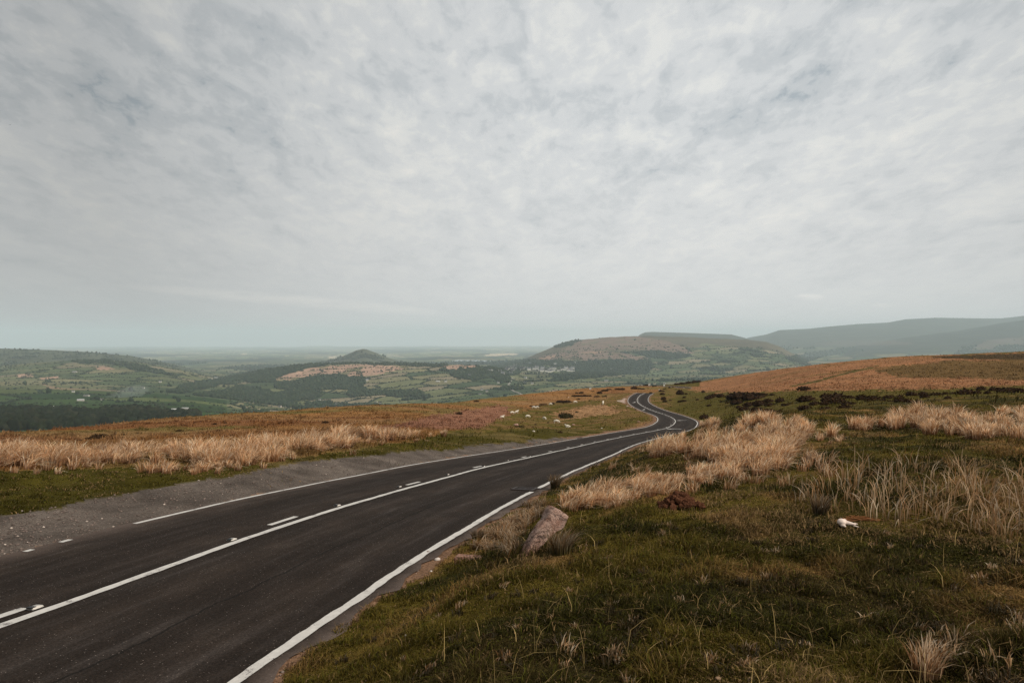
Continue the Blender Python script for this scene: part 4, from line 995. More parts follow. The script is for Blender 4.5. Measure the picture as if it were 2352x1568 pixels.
# houses ------------------------------------------------------------------
def house_protos():
    out = []
    for L, W, H, R, chim, wm, rm in ((11, 7, 5, 3, 2, M_wall, M_roof), (18, 7.5, 5, 3, 3, M_wall, M_roof), (26, 12, 5, 2.5, 0, M_wall2, M_roof2), (9, 7, 5, 3.2, 1, M_wall2, M_roof)):
        bm = bmesh.new(); v = [bm.verts.new(p) for p in ((-L/2,-W/2,-3),(L/2,-W/2,-3),(L/2,W/2,-3),(-L/2,W/2,-3),(-L/2,-W/2,H),(L/2,-W/2,H),(L/2,W/2,H),(-L/2,W/2,H),(-L/2,0,H+R-.2),(L/2,0,H+R-.2))]
        for f in ((0,1,5,4),(2,3,7,6),(1,2,6,9,5),(3,0,4,8,7),(0,3,2,1)): bm.faces.new([v[i] for i in f])
        wall = bm_mesh('house', bm)
        bm = bmesh.new(); e = .5
        a = [bm.verts.new(p) for p in ((-L/2-e,-W/2-e,H-.4),(L/2+e,-W/2-e,H-.4),(L/2+e,0,H+R),(-L/2-e,0,H+R),(L/2+e,W/2+e,H-.4),(-L/2-e,W/2+e,H-.4))]
        bm.faces.new((a[0],a[1],a[2],a[3])); bm.faces.new((a[3],a[2],a[4],a[5]))
        bmesh.ops.solidify(bm, geom=bm.faces[:], thickness=.25)
        roof = bm_mesh('roof', bm)
        bm = bmesh.new()
        for i in range(chim): bbox(bm, -L/2 + .8 + i * (L - 1.6) / max(1, chim - 1), 0, H + R + .4, .9, .7, 1.8)
        ch = bm_mesh('chimney', bm) if chim else None
        bm = bmesh.new()
        for i in range(int(L // 3)):
            for zz in ((1.4, 3.7) if H > 4 else (1.4,)): bbox(bm, -L/2 + 1.6 + i * 3, -W/2 - .02, zz, 1.1, .12, 1.2)
        win = bm_mesh('windows', bm)
        out.append((wall, roof, ch, win, wm, rm))
    return out
HP = house_protos(); M_glass = plain('dark window glass', (.03, .035, .04), .2, 2., .1)
def house(x, y, k, label, group=None, rz=None, sc=1.0, cat='house'):
    X, Y, z, ly = land_hit(x, y, 900)
    wall, roof, ch, win, wm, rm = HP[k]
    o = obj('barn' if k == 2 else 'house', wall, wm, None, (X, Y, z + .3)); o.rotation_euler = (0, 0, (rng.random() - .5) * .9 if rz is None else rz); sc = sc * np.clip(((13.5 if k == 2 else 8.5 if k == 1 else 7.) if group else (9.5 if k == 2 else 6.5 if k == 1 else 5.5)) * Y / F / (11, 18, 26, 9)[k], .5, 2.2); o.scale = (sc,) * 3
    tag(o, label, cat, group)
    r = obj('roof', roof, rm, o)
    if ch: obj('chimney', ch, wm, r)
    if Y < 2600: obj('windows', win, M_glass, o)
    return o
VIL = zV([(40,402),(62,397),(235,422),(290,466),(440,455),(430,342),(470,352),(360,397),(385,370),(490,380),(510,372),(465,412),(525,317),(460,327),(635,358),(655,382),(780,384),(710,350),(880,370),(930,347),(925,370),(995,392),(1020,410),(1035,378)])
VIR = zV([(1125,374),(1190,367),(1255,357),(1110,410),(1165,417),(1200,407),(1235,392),(1080,402),(1345,395),(1400,382),(1440,378),(1480,357),(1530,400),(1570,387),(1600,408),(1600,360)])
for i, (x, y) in enumerate(VIL): house(x, y, (0, 1, 0, 3)[i % 4], 'small white house among trees in the left half of the hillside village', 'houses in left half of the village', None, 1.15)
for i, (x, y) in enumerate(VIR): house(x, y, (1, 0, 1, 0)[i % 4], 'small white house in the tight rows at right end of the hillside village', 'houses in right end of the village', .1, 1.15)
FARM = [(zV([(725,244)])[0],1,'white farmhouse alone in a field above the left end of the village'),(zV([(1665,242)])[0],1,'white house in the trees above the right end of the village'),(zV([(2165,254)])[0],0,'tiny white house in the trees right of and above the village'),
 (zV([(2335,367)])[0],1,'white house at the wood edge well right of the village'),(zV([(2235,582)])[0],2,'long white roofed barn in fields below the wood, right of the village'),(zV([(715,536)])[0],0,'tiny white cottage in the hedged fields under the village'),(zV([(840,642)])[0],0,'small white cottage by hedges near the valley bottom below the village'),(zV([(700,640)])[0],3,'grey cottage beside the white cottage near the valley bottom'),(zV([(205,623)])[0],0,'white cottage by trees left of the pale lane'),(zV([(1285,272)])[0],2,'long grey barn between the trees above the village middle'),(zV([(800,274)])[0],3,'grey house in the fields above the village'),
 (zB([(600,632)])[0],1,'bright white house at the wood edge under the bracken hill'),(zB([(687,627)])[0],3,'grey white house just right of the bright white house under bracken hill'),(zB([(1822,487)])[0],2,'long pale barn on the field slope right of the bracken hilltop'),(zB([(1887,485)])[0],0,'white farmhouse just right of the long pale barn'),(zB([(2255,397)])[0],0,'white house high in the trees right of the pink knoll'),(zB([(2090,439)])[0],3,'small grey farmhouse on the slope under the pink knoll'),(zB([(1290,667)])[0],1,'white house among dark trees just above the moor skyline'),(zB([(1325,673)])[0],3,'grey house right of the white house above the moor skyline'),(zB([(2180,600)])[0],0,'white bungalow in flat fields above the moor skyline'),(zB([(2240,572)])[0],3,'grey farm cottage on the hedged slope above the white bungalow'),(zB([(2197,557)])[0],0,'small white cottage beside the grey farm cottage'),(zB([(470,707)])[0],3,'pale house deep in trees at the left foot of bracken hill'),(zB([(1215,477)])[0],3,'pale cottage by the field edge below the bracken hilltop'),(zB([(955,688)])[0],3,'pale cottage among trees behind the middle of the moor skyline'),(zB([(810,645)])[0],0,'white cottage in blossom trees above the middle of the moor skyline'),
 (zA([(740,717)])[0],2,'long white roofed barn above the farmyard in the left valley'),(zA([(827,742)])[0],0,'bright white farmhouse beside the dark trees in left valley farmyard'),(zA([(870,750)])[0],3,'grey farm building right of the bright white farmhouse'),(zA([(690,757)])[0],2,'low pale shed at the left end of the left valley farmyard'),(zA([(1110,658)])[0],0,'tiny white house in trees above the left valley farmyard'),(zA([(1225,653)])[0],1,'white farmhouse right of the tiny white house in the left valley'),(zA([(626,684)])[0],0,'lone white cottage on the hedge line of the left valley'),(zA([(1500,842)])[0],2,'grey roofed barn of the farm above the dark wood'),(zA([(1545,838)])[0],3,'stone farmhouse of the farm above the dark wood'),(zA([(1585,832)])[0],2,'pale barn at the right end of the farm above the dark wood'),(zA([(1370,597)])[0],0,'white house on the far left hillside fields'),(zA([(2112,830)])[0],0,'small white house by the field corner left of bracken hill'),(zA([(640,512)])[0],2,'pale barn on the left hill under the wooded spur'),(zA([(445,820)])[0],2,'grey field shed left above the dark wood'),(zA([(1800,572)])[0],2,'pale industrial shed in the valley gap, left one'),(zA([(1850,564)])[0],2,'pale industrial shed in the valley gap, right one')]
for (x, y), k, lab in FARM:
    house(x, y, k, lab, None, None, (1.15 if 'industrial' in lab else 1.0), 'barn' if k == 2 else 'house')

# ------------------------------------------------------------------ heather and gorse bushes
def bush_proto(seed, gorse=False):
    r = random.Random(seed); g = np.random.default_rng(seed)
    V, Fc = crown(2, seed, 1.0, .4); V = V * NA([.46, .46, .52]); V[:, 2] -= .03; V[:, 2] = np.maximum(V[:, 2], -.12)
    n = 520; k = g.integers(0, len(V), n); up = V[k] * (.93 + .16 * g.random((n, 1))); a = g.random(n) * 6.283
    sz = .045 + .075 * g.random(n); d1 = np.c_[np.cos(a), np.sin(a), g.normal(0, .4, n)] * sz[:, None]; d2 = np.c_[g.normal(0, .5, n), g.normal(0, .5, n), .6 + g.random(n)] * sz[:, None] * (1.9 if gorse else 1.2)
    L = np.stack([up - d1 * .5, up + d1 * .5, up + d2], 1).reshape(-1, 3); T = np.arange(n * 3).reshape(-1, 3) + len(V)
    c = NA([.034, .019, .010]) if not gorse else NA([.034, .027, .010])
    C = np.vstack([np.tile(c * .8, (len(V), 1)), np.repeat(c * (.6 + 1.2 * g.random((n, 1))), 3, 0)])
    return npmesh('gorse_bush' if gorse else 'heather_bush', np.vstack([V, L]), [Fc, T], C)
BP = [bush_proto(s) for s in range(5)]; GP = [bush_proto(s + 20, True) for s in range(3)]
ORD = ['first','second','third','fourth','fifth','sixth','seventh','eighth','ninth','tenth','eleventh','twelfth','thirteenth','fourteenth','fifteenth','sixteenth','seventeenth','eighteenth','nineteenth','twentieth']
ORD += ['twenty-' + o for o in ORD[:9]] + ['thirtieth']
def bushes(L, where, rows, kind='heather', hscale=1.0):
    """L: (centre x, foot y, width, height) in the frame"""
    L = [l if len(l) == 4 else l[:4] for l in L]
    ys = sorted(l[1] for l in L); cuts = [ys[min(len(ys) - 1, int(len(ys) * (i + 1) / len(rows)))] for i in range(len(rows) - 1)]
    R = [[] for _ in rows]
    for l in L: R[sum(l[1] >= c for c in cuts)].append(l)
    for rn, row in zip(rows, R):
        row.sort(key=lambda l: l[0])
        for i, (x, y, w, h) in enumerate(row):
            lab = ('wide' if w > 2.6 * h else 'rounded') + f' {kind} bush {where}, {ORD[i]} from left' + (f', {rn} row' if rn else '')
            m = max(1, int(round(w / (2.3 * h))))
            for q in range(m):
                xx = x + ((q + .5) / m - .5) * w * (.92 if m > 1 else 0); yy = y + random.uniform(-.15, .15) * h * (m > 1)
                X, Y, Z = moor_hit(xx, yy); k = Y / F
                o = obj(kind + '_bush', (GP if kind == 'gorse' else BP)[rng.integers(0, 3)], M_heath, None, (X, Y, Z - .04))
                ww = w / m * k * (1.7 if m > 1 else 1.35); hh = h * k * hscale * (1.0 if kind == 'gorse' else 1.6) * random.uniform(.85, 1.1)
                o.scale = (ww, ww * .9, hh * .95); o.rotation_euler = (0, 0, random.uniform(-.5, .5)); tag(o, lab, 'bush', f'{kind} bushes {where}')
bushes(zD([(490,868,150,55),(430,857,60,20),(470,778,90,42),(310,902,60,14),(480,937,110,42),(660,935,105,32),(820,927,90,32),(850,895,100,32),(570,895,90,30),(670,887,120,27),(745,838,160,47),(650,832,90,32),(720,872,190,47),(860,842,80,30),(965,847,80,52),(1060,860,110,47),(1010,867,60,32),(1180,867,110,14),(1200,842,110,37),(1290,842,80,32),(1390,817,90,42),(1330,872,140,37),(1490,812,70,30),(1500,840,60,37),(1440,890,80,30),(1600,817,80,32)]), 'at foot of right moor', ['back', 'middle', 'front'])
bushes(zD([(1680,810,50,22),(1700,840,60,27),(1740,802,40,22),(1845,810,140,52),(1950,807,70,37),(1985,772,60,32),(2040,812,50,27),(2080,782,60,34),(2130,777,60,32),(2230,792,160,47),(2320,792,80,42)]), 'behind rushes at far right', ['back', 'front'])
bushes(zH([(60,287,80,60),(330,260,40,24),(105,327,35,20),(85,374,90,24),(265,357,40,18),(400,347,110,42),(500,327,150,42),(830,347,330,80),(690,347,150,52),(1030,317,110,42),(1140,302,60,27),(720,402,120,52),(760,400,80,32),(930,432,240,62),(1100,387,120,47),(1230,387,100,62),(1120,422,120,37),(750,450,70,32),(810,480,130,52),(1030,497,280,62),(1220,492,100,27),(400,427,55,22),(540,384,30,16),(620,390,60,16),(1300,420,90,18),(340,572,110,57)]), 'on green slope beyond bend', ['back', 'middle', 'front'])
bushes(zI([(850,317,170,32),(1110,307,140,52),(1240,307,140,27),(640,327,100,22),(560,347,110,37),(460,387,100,47),(330,357,60,17),(115,387,70,37),(30,387,60,27),(110,442,220,32),(410,452,90,32),(60,497,50,22),(550,442,90,22)]), 'on skyline left of far bend', ['back', 'front'])
bushes(zI([(1425,382,55,24),(1350,247,80,30),(1260,245,110,17),(1495,262,80,20),(1775,287,40,27),(1845,272,30,17),(1605,354,60,37),(1680,312,50,20),(1660,357,60,27),(1640,417,90,42),(1665,517,80,67),(1690,552,75,42),(1790,524,60,20),(1960,412,120,90),(2090,402,60,32),(2055,477,60,30),(2030,547,110,30),(2300,522,60,27)]), 'right of far bend', ['back', 'middle', 'front'])
bushes(zI([(1920,232,110,30),(2020,222,120,34),(2130,208,120,38),(2240,190,120,40),(2330,176,80,40)]), 'in dark strip at moor edge', [''])
bushes(zG([(960,292,110,80),(1025,285,90,78),(390,407,125,52),(1120,214,35,20),(620,220,25,17)]), 'standing among the sheep', [''], 'gorse')
bushes(zG([(950,87,170,32),(700,100,100,12),(590,132,140,14),(700,124,90,12),(820,102,40,22),(1140,47,40,14),(1180,14,250,17),(905,482,50,22),(760,347,30,17),(600,377,30,17)]), 'on left moor around sheep', ['back', 'front'])
bushes(zA([(850,1067,140,37),(790,1080,110,22),(690,1087,80,10),(1010,1047,110,17),(1535,1005,50,16),(1635,1002,30,10),(1700,1007,25,10),(1835,964,30,14),(1930,950,25,12),(1790,917,30,10),(1580,962,25,8)]), 'above far left rush band', ['back', 'front'])
bushes(zB([(2000,764,55,24),(855,842,55,20),(2150,652,40,12),(115,830,30,8),(770,897,40,12)]), 'on open russet moor left of sheep', [''])

# ------------------------------------------------------------------ sheep
def sheep_mesh(pose):
    if pose == 'lie':
        J = {0: (-.42,0,.30,.21), 1: (-.1,0,.31,.26), 2: (.25,0,.31,.23), 3: (.46,0,.46,.12), 4: (.54,0,.62,.10), 5: (.70,0,.57,.055)}
        legs = [(0,(-.30,.22,.12,.07),(-.05,.26,.06,.04)), (0,(-.30,-.22,.12,.07),(-.05,-.26,.06,.04)), (2,(.35,.16,.12,.06),(.18,.2,.05,.04)), (2,(.38,-.14,.12,.06),(.6,-.14,.05,.04))]
    else:
        J = {0: (-.42,0,.56,.20), 1: (-.1,0,.58,.24), 2: (.26,0,.57,.21), 3: (.46,0,.5,.13), 4: (.62,0,.30,.09), 5: (.70,0,.11,.055)} if pose == 'graze' else \
            {0: (-.42,0,.56,.20), 1: (-.1,0,.58,.24), 2: (.26,0,.58,.21), 3: (.45,0,.72,.13), 4: (.54,0,.86,.10), 5: (.70,0,.81,.055)}
        legs = [(0,(-.40,.12,.34,.075),(-.46,.12,.19,.042),(-.43,.12,.0,.035)), (0,(-.36,-.12,.34,.075),(-.40,-.12,.19,.042),(-.36,-.12,.0,.035)), (2,(.28,.11,.34,.06),(.30,.11,.17,.042),(.29,.11,.0,.035)), (2,(.32,-.11,.34,.06),(.36,-.11,.17,.042),(.35,-.11,.0,.035))]
    bm = bmesh.new(); lay = bm.verts.layers.skin.verify(); vs = []
    def add(p, par=None):
        v = bm.verts.new(p[:3]); v[lay].radius = (p[3], p[3])
        if par is not None: bm.edges.new((par, v))
        return v
    prev = None
    for i in range(6): prev = add(J[i], prev); vs.append(prev)
    for l in legs:
        q = vs[l[0]]
        for p in l[1:]: q = add(p, q)
    h = J[4]
    for s in (1, -1): add((h[0] - .03, s * .15, h[2] + .05, .03), vs[4])
    add((-.62, 0, J[0][2] - .12, .04), vs[0])
    bm.verts.ensure_lookup_table(); vs[0][lay].use_root = True
    me = bpy.data.meshes.new('sheep'); bm.to_mesh(me); bm.free()
    o = bpy.data.objects.new('sheep_rig', me); COL.objects.link(o)
    o.modifiers.new('s', 'SKIN').use_smooth_shade = True
    sd = o.modifiers.new('d', 'SUBSURF'); sd.levels = 2; sd.render_levels = 2
    bpy.context.view_layer.update()
    out = bpy.data.meshes.new_from_object(o.evaluated_get(bpy.context.evaluated_depsgraph_get())); out.name = 'sheep'
    bpy.data.objects.remove(o); return out
SH = {k: sheep_mesh(k) for k in ('graze', 'stand', 'lie')}
for x, y, pose, rz, sc, lab in ((1278,971.5,'graze',-.25,1.0,'white sheep grazing head down toward right, nearest of the standing flock'), (1250,964,'graze',-.9,.95,'white sheep grazing turned three quarters away, between gorse bush and nearest grazer'), (1212,961,'graze',.1,.95,'white sheep grazing side on at the left of the green slope'), (1304,981,'lie',3.0,.85,'white lamb lying stretched on the green verge, head raised to left'),
        (1385,929,'stand',1.3,1.05,'greyish sheep standing end on above the dry grass patch near the lay-by'), (1321,924,'graze',.2,.95,'white sheep alone high on the green slope below the dark heather'), (1265,928.5,'graze',3.3,.9,'white sheep against the thin dark heather line'), (1226,938,'graze',-.2,1.05,'larger white sheep of the pair at the pink bracken edge'), (1234,935.5,'graze',.3,.8,'smaller white sheep of the pair at the pink bracken edge'),
        (1186.6,948,'stand',.5,.95,'upper white sheep of two standing on the pink bracken border'), (1176.5,952,'graze',.4,.95,'lower white sheep of two standing on the pink bracken border'), (1153,959,'lie',.3,.85,'half hidden white sheep lowest down the bracken border at left')):
    X, Y, Z = moor_hit(x, y); o = obj('sheep', SH[pose], M_sheep, None, (X, Y, Z - .02)); o.rotation_euler = (0, 0, rz); o.scale = (sc * .95,) * 3; tag(o, lab, 'sheep', 'sheep on the left moor')

# ------------------------------------------------------------------ stones
def rock_outline(name, ol, org, base, thick, shift, mat, label, cat, s=2.94, sub=3, amp=.012, lean=0.0):
    X, Y, Z = base; k = .57422 / s * Y / F
    P = [((u - org[0]) * k, -(v - org[1]) * k) for u, v in ol]
    bm = bmesh.new(); c = NA(P).mean(0)
    rings = [(-.5, .95), (-.40, 1.0), (.36, 1.0), (.5, .9)]; vs = []
    for d, sc in rings: vs.append([bm.verts.new((c[0] + (p[0] - c[0]) * sc + shift * (d + .5), d * thick + lean * p[1], c[1] + (p[1] - c[1]) * (sc if p[1] > .02 else 1))) for p in P])
    n = len(P)
    for a, b in zip(vs[:-1], vs[1:]):
        for i in range(n): bm.faces.new((a[i], a[(i + 1) % n], b[(i + 1) % n], b[i]))
    f1 = bm.faces.new(vs[0][::-1]); f2 = bm.faces.new(vs[-1])
    bmesh.ops.triangulate(bm, faces=[f1, f2]); bmesh.ops.recalc_face_normals(bm, faces=bm.faces[:])
    bmesh.ops.subdivide_edges(bm, edges=bm.edges[:], cuts=sub, use_grid_fill=True, smooth=0.0)
    bm.normal_update()
    for v in bm.verts:
        p = v.co; q = fbm(NA([p.x * 9 + p.y * 5]), NA([p.z * 9 + p.y * 7]), 500, 4)[0] - .5; q2 = fbm(NA([p.x * 40 + p.y * 31]), NA([p.z * 40]), 505, 3)[0] - .5
        v.co = p + v.normal * (q * amp * 3 + q2 * amp)
    me = bm_mesh(name, bm, True); me.set_sharp_from_angle(angle=math.radians(38)); o = obj(name, me, mat, None, (X, Y, Z)); tag(o, label, cat); return o
X, Y, Z = moor_hit(1207, 1266)
rock_outline('boulder', [(1095,1075),(1160,960),(1250,820),(1315,710),(1395,600),(1458,488),(1482,466),(1570,500),(1662,575),(1645,612),(1600,690),(1520,730),(1400,830),(1325,920),(1245,1010),(1200,1090)], (1150, 1050), (X, Y + .05, Z - .03), .12, -.055, M_stone, 'leaning reddish grey sandstone slab with lichen, tilted to the right in verge grass', 'stone', lean=.2, amp=.010)
X, Y, Z = moor_hit(1070, 1290)
rock_outline('stone', [(345,1200),(343,1112),(370,1090),(450,1096),(640,1106),(760,1124),(800,1160),(770,1200)], (480, 1185), (X, Y, Z - .012), .12, .02, M_stone, 'low flat stone half sunk in turf left of the leaning slab', 'stone', sub=2, amp=.006)
def pebble(x, y, w, label, mat=None, sq=.65, name='stone', cat='stone', grp=None):
    X, Y, Z = moor_hit(x, y); bm = bmesh.new(); bmesh.ops.create_icosphere(bm, subdivisions=2, radius=.5)
    r = random.Random(int(x * 7 + y)); D = [Vector((r.gauss(0, 1), r.gauss(0, 1), r.gauss(0, 1))).normalized() for _ in range(9)]
    for v in bm.verts:
        p = v.co.normalized(); k = min(.5, min((.38 + .1 * r2) / max(.05, p.dot(d)) if p.dot(d) > .3 else 9 for r2, d in zip([.1, .5, .9, .3, .7, .2, .6, .4, .8], D))); v.co = Vector((p.x * k, p.y * k * .9, p.z * k * sq))
    o = obj(name, bm_mesh(name, bm), mat or M_pale, None, (X, Y, Z + w / F * Y * .12)); s = w / F * Y * 1.15; o.scale = (s, s, s); o.rotation_euler = (0, 0, r.random() * 6); tag(o, label, cat, grp); return o
M_pale = plain('pale quartz stone', (.46, .40, .35), .85, 20., .2, (.4, .01))
M_dung = plain('dry dung', (.23, .14, .085), 1., 30., .4, (.6, .01)); M_clod = plain('dry grass clod', (.40, .25, .15), 1., 60., .45, (.8, .02))
pebble(1005, 1286, 13, 'white angular pebble in the turf beside the flat stone'); pebble(983, 1270, 11, 'grey stone on the tarmac edge above the white angular pebble', M_stone)
pebble(990, 1312, 6, 'small pale round pebble in turf below the flat stone'); pebble(932, 1467, 8, 'white round pebble on the dark near turf'); pebble(778, 1442, 8, 'tan pebble against the near tarmac edge', M_stone, .6)
pebble(970, 1340, 12, 'brown dung lump in the turf below the flat stone', M_dung, .5, 'dung', 'dung')
for x, y, w, q in ((1590,1552,16,'middle'),(1564,1530,12,'upper left'),(1614,1545,10,'right'),(1650,1531,14,'single right hand'),(1724,1545,16,'far right'),(1607,1512,9,'topmost'),(1686,1500,10,'small upper right')):
    pebble(x, y, w, f'pale dry grass clod at the bottom of the turf, {q} one', M_clod, .7, 'grass_clod', 'clod', 'dry clods on the near turf')
pebble(1306, 912, 3, 'tiny white stone in the heather on the far slope')
pebble(1514, 895.5, 4, 'white stone beside a dark bush near the far crest'); pebble(1226, 993, 6, 'white stone beside a small dark bush on the green verge'); pebble(1317, 978, 7, 'pale rock in the grass just right of the lying lamb', M_stone); pebble(1185.5, 977.5, 12, 'pale grey rock at the right side of the left gorse bush', M_stone, .7)
pebble(1382, 983, 5, 'pale stone on the verge inside the bend'); pebble(1467, 970, 8, 'flat grey stone on the grass inside the bend', M_stone, .35)

def gravel_stones():
    n = 6500
    def wf(x, y, X, Y, r, t, g):
        jx = x; m = inpoly(jx, y, P_gravel); m2 = inpoly(jx, y - 16, P_gravel) & ~m; m3 = inpoly(jx, y + 12, P_gravel) & ~m
        return (m * .35 + m2 * 1.3 + m3 * 0) * (r < 40)
    B, _ = scatter(n, wf, 5, 40); s, d, zr = to_road(B[:, 0], B[:, 1]); B = B[(d < TL)]
    B2, _ = scatter(900, lambda x, y, X, Y, r, t, g: (1 - g) * (x > 500) * (r < 30) * (y > 1060), 4, 30); s, d, zr = to_road(B2[:, 0], B2[:, 1]); B2 = B2[(d > TR - .1) & (d < TR + .5)]
    B = np.vstack([B, B2]); n = len(B); r = np.hypot(B[:, 0], B[:, 1])
    V0 = NA([[1,0,0],[-.9,.2,0],[0,.8,.1],[.1,-.85,0],[.1,0,.55],[0,.1,-.4]]); F0 = NA([[0,2,4],[2,1,4],[1,3,4],[3,0,4],[2,0,5],[1,2,5],[3,1,5],[0,3,5]])
    a = rng.random(n) * 6.28; sz = (.006 + .026 * rng.random(n) ** 4) * (1 + r * .02); c, s_ = np.cos(a)[:, None], np.sin(a)[:, None]
    P = np.stack([(V0[:, 0] * c - V0[:, 1] * s_) * sz[:, None] + B[:, :1], (V0[:, 0] * s_ + V0[:, 1] * c) * sz[:, None] + B[:, 1:2], V0[:, 2] * sz[:, None] + B[:, 2:3] + .004], -1)
    tone = np.where((rng.random(n) < .05)[:, None], NA([.40, .33, .28]), NA([.13, .10, .085])) * (.6 + .7 * rng.random(n))[:, None]
    me = npmesh('gravel', P.reshape(-1, 3), [(F0[None] + (np.arange(n) * 6)[:, None, None]).reshape(-1, 3)], np.repeat(tone, 6, 0))
    o = obj('gravel', me, M_peb); tag(o, 'loose grey and white stones along the gravel edges of the road', 'gravel', kind='stuff')
gravel_stones()

# peat heap, skull, wool -----------------------------------------------------
def clods(x, y, w, h, n, label):
    X, Y, Z = moor_hit(x, y); k = Y / F; W, H = w * k, h * k; bm = bmesh.new()
    for i in range(n):
        u = random.gauss(0, .24); v = random.gauss(0, .2); hh = max(0, 1 - (u * u + v * v) * 7)
        r = H * random.uniform(.12, .26)
        g = bmesh.ops.create_icosphere(bm, subdivisions=2, radius=r)
        for q in g['verts']: q.co = q.co * random.uniform(.72, 1.25)
        bmesh.ops.translate(bm, verts=g['verts'], vec=(u * W, v * W * .8, hh * H * .72 * random.uniform(.7, 1)))
    o = obj('peat_heap', bm_mesh('peat_heap', bm), M_peat, None, (X, Y, Z + .05)); tag(o, label, 'heap'); return o
clods(1560, 1158, 92, 36, 130, 'rusty brown crumbly peat heap on the green turf below the rushes')
def skull():
    X, Y, Z = moor_hit(1946, 1212); bm = bmesh.new()
    def el(c, r, rot=0.0, sub=3, taper=0.0):
        g = bmesh.ops.create_icosphere(bm, subdivisions=sub, radius=1.0)
        for v in g['verts']:
            t = 1 - taper * (v.co.x * .5 + .5); v.co = Vector((v.co.x * r[0], v.co.y * r[1] * t, v.co.z * r[2] * t))
        bmesh.ops.transform(bm, matrix=Matrix.Translation(c) @ Matrix.Rotation(rot, 4, 'Z'), verts=g['verts'])
    el((-.052, .01, .042), (.042, .038, .034), -.5); el((-.022, .028, .052), (.02, .018, .014), .3); el((-.05, -.03, .026), (.026, .018, .016), -.6)
    el((.02, .0, .036), (.056, .026, .024), -.3, 3, .45); el((.066, .004, .032), (.032, .009, .012), -.15, 2, .5); el((.07, -.028, .022), (.034, .009, .010), -.5, 2, .5); el((.012, .024, .04), (.034, .008, .01), -.6, 2, .3)
    for v in bm.verts:
        q = fbm(NA([v.co.x * 60]), NA([v.co.y * 60 + v.co.z * 43]), 520, 3)[0] - .5; v.co += v.co.normalized() * q * .008
    o = obj('sheep_skull', bm_mesh('sheep_skull', bm, True), M_bone, None, (X, Y, Z + .012)); o.scale = (.98,) * 3; o.rotation_euler = (0.25, 0, -.12); tag(o, 'bleached white animal skull lying in dark grass before the reddish straw', 'skull')
    # flattened straw behind it
    n = 420; X, Y, Z = moor_hit(1972, 1196)
    a = rng.normal(-.35, .28, n); u = rng.normal(0, .075, n); v = rng.normal(0, .04, n); L = .05 + .08 * rng.random(n)
    b = np.c_[u, v, np.zeros(n)]; b[:, 2] = moor_z(X + u, Y + v) - Z + .01 + .03 * rng.random(n) * np.exp(-(u / .08) ** 2)
    d = np.c_[np.cos(a), np.sin(a), rng.normal(0, .12, n)] * L[:, None] * .5; w = np.c_[-np.sin(a), np.cos(a), rng.normal(.4, .3, n)] * .0028
    Vv = np.stack([b - d - w, b - d + w, b + d + w, b + d - w], 1).reshape(-1, 3)
    C = np.repeat(NA([.34, .15, .06]) * (.4 + .9 * rng.random(n))[:, None], 4, 0)
    o = obj('straw_mat', npmesh('straw_mat', Vv, [np.arange(n * 4).reshape(-1, 4)], C), M_rush, None, (X, Y, Z)); tag(o, 'flattened reddish straw mat just behind the white skull', 'straw')
skull()
def wool():
    X, Y, Z = moor_hit(1882, 1172); bm = bmesh.new()
    for c, r in (((0, 0, .105), (.014, .01, .024)), ((.012, 0, .085), (.012, .009, .02)), ((-.008, .004, .12), (.011, .009, .013))):
        g = bmesh.ops.create_icosphere(bm, subdivisions=2, radius=1.0)
        for v in g['verts']: v.co = Vector((v.co.x * r[0], v.co.y * r[1], v.co.z * r[2])) * random.uniform(.85, 1.15) + Vector(c)
    o = obj('wool_scrap', bm_mesh('wool_scrap', bm, True), M_wool, None, (X, Y - .06, Z)); tag(o, 'small white wool scrap caught on the dark tussock above the skull', 'wool')
wool()

# ------------------------------------------------------------------ drain, studs, signs, birds
def road_frame(s, d, dz=0.0):
    p = road_at(s, d, dz); q = road_at(s + .2, d, dz) - p
    return p, math.atan2(q[1], q[0]), math.atan2(q[2], math.hypot(q[0], q[1]))
def drain():
    s, d = gr_s, WR - .28; p, az, pt = road_frame(s, d, .012); r = empty('drain_grate', p); r.rotation_euler = (0, -pt, az)
    tag(r, 'rusty iron drain grate set in the tarmac edge, breaking the white line', 'drain')
    bm = bmesh.new()
    for y in (-.25, .25): bbox(bm, 0, y, 0, .56, .05, .03)
    for x in (-.255, .255): bbox(bm, x, 0, 0, .05, .45, .029)
    obj('frame', bm_mesh('frame', bm), M_iron, r)
    bm = bmesh.new()
    for i in range(7): bbox(bm, -.20 + i * .0667, 0, -.004, .03, .449, .02)
    bbox(bm, 0, 0, -.006, .458, .03, .018); obj('bars', bm_mesh('bars', bm), M_iron, r)
    bm = bmesh.new(); bbox(bm, 0, 0, -.011, .46, .45, .006); obj('gully', bm_mesh('gully', bm), M_iron, r)
drain()
def studs():
    bm = bmesh.new(); bbox(bm, 0, 0, .010, .14, .11, .026); bmesh.ops.bevel(bm, geom=bm.edges[:], offset=.012, segments=2, affect='EDGES'); cast = bm_mesh('road_stud', bm, True)
    bm = bmesh.new(); bbox(bm, -.045, 0, .022, .055, .07, .016); refl = bm_mesh('reflector', bm)
    spots = [(80,1396),(540,1240),(774,1162),(916,1119),(1027,1090),(1111,1071),(1165,1058),(1216,1048)]
    lab = ['white road stud nearest the camera, at the left frame edge'] + [f'white road stud between dash and solid line, {ORD[i]} from the left frame edge' for i in range(1, 8)]
    for (x, y), l in zip(spots, lab):
        s, d = road_px(x, y); p, az, pt = road_frame(s, min(d, -.14) if d > -.14 else d, .003)
        o = obj('road_stud', cast, M_stud, None, p); o.rotation_euler = (0, -pt, az); tag(o, l, 'road stud', 'cat eye studs beside the centre line')
        obj('reflector', refl, M_signk, o)
studs()
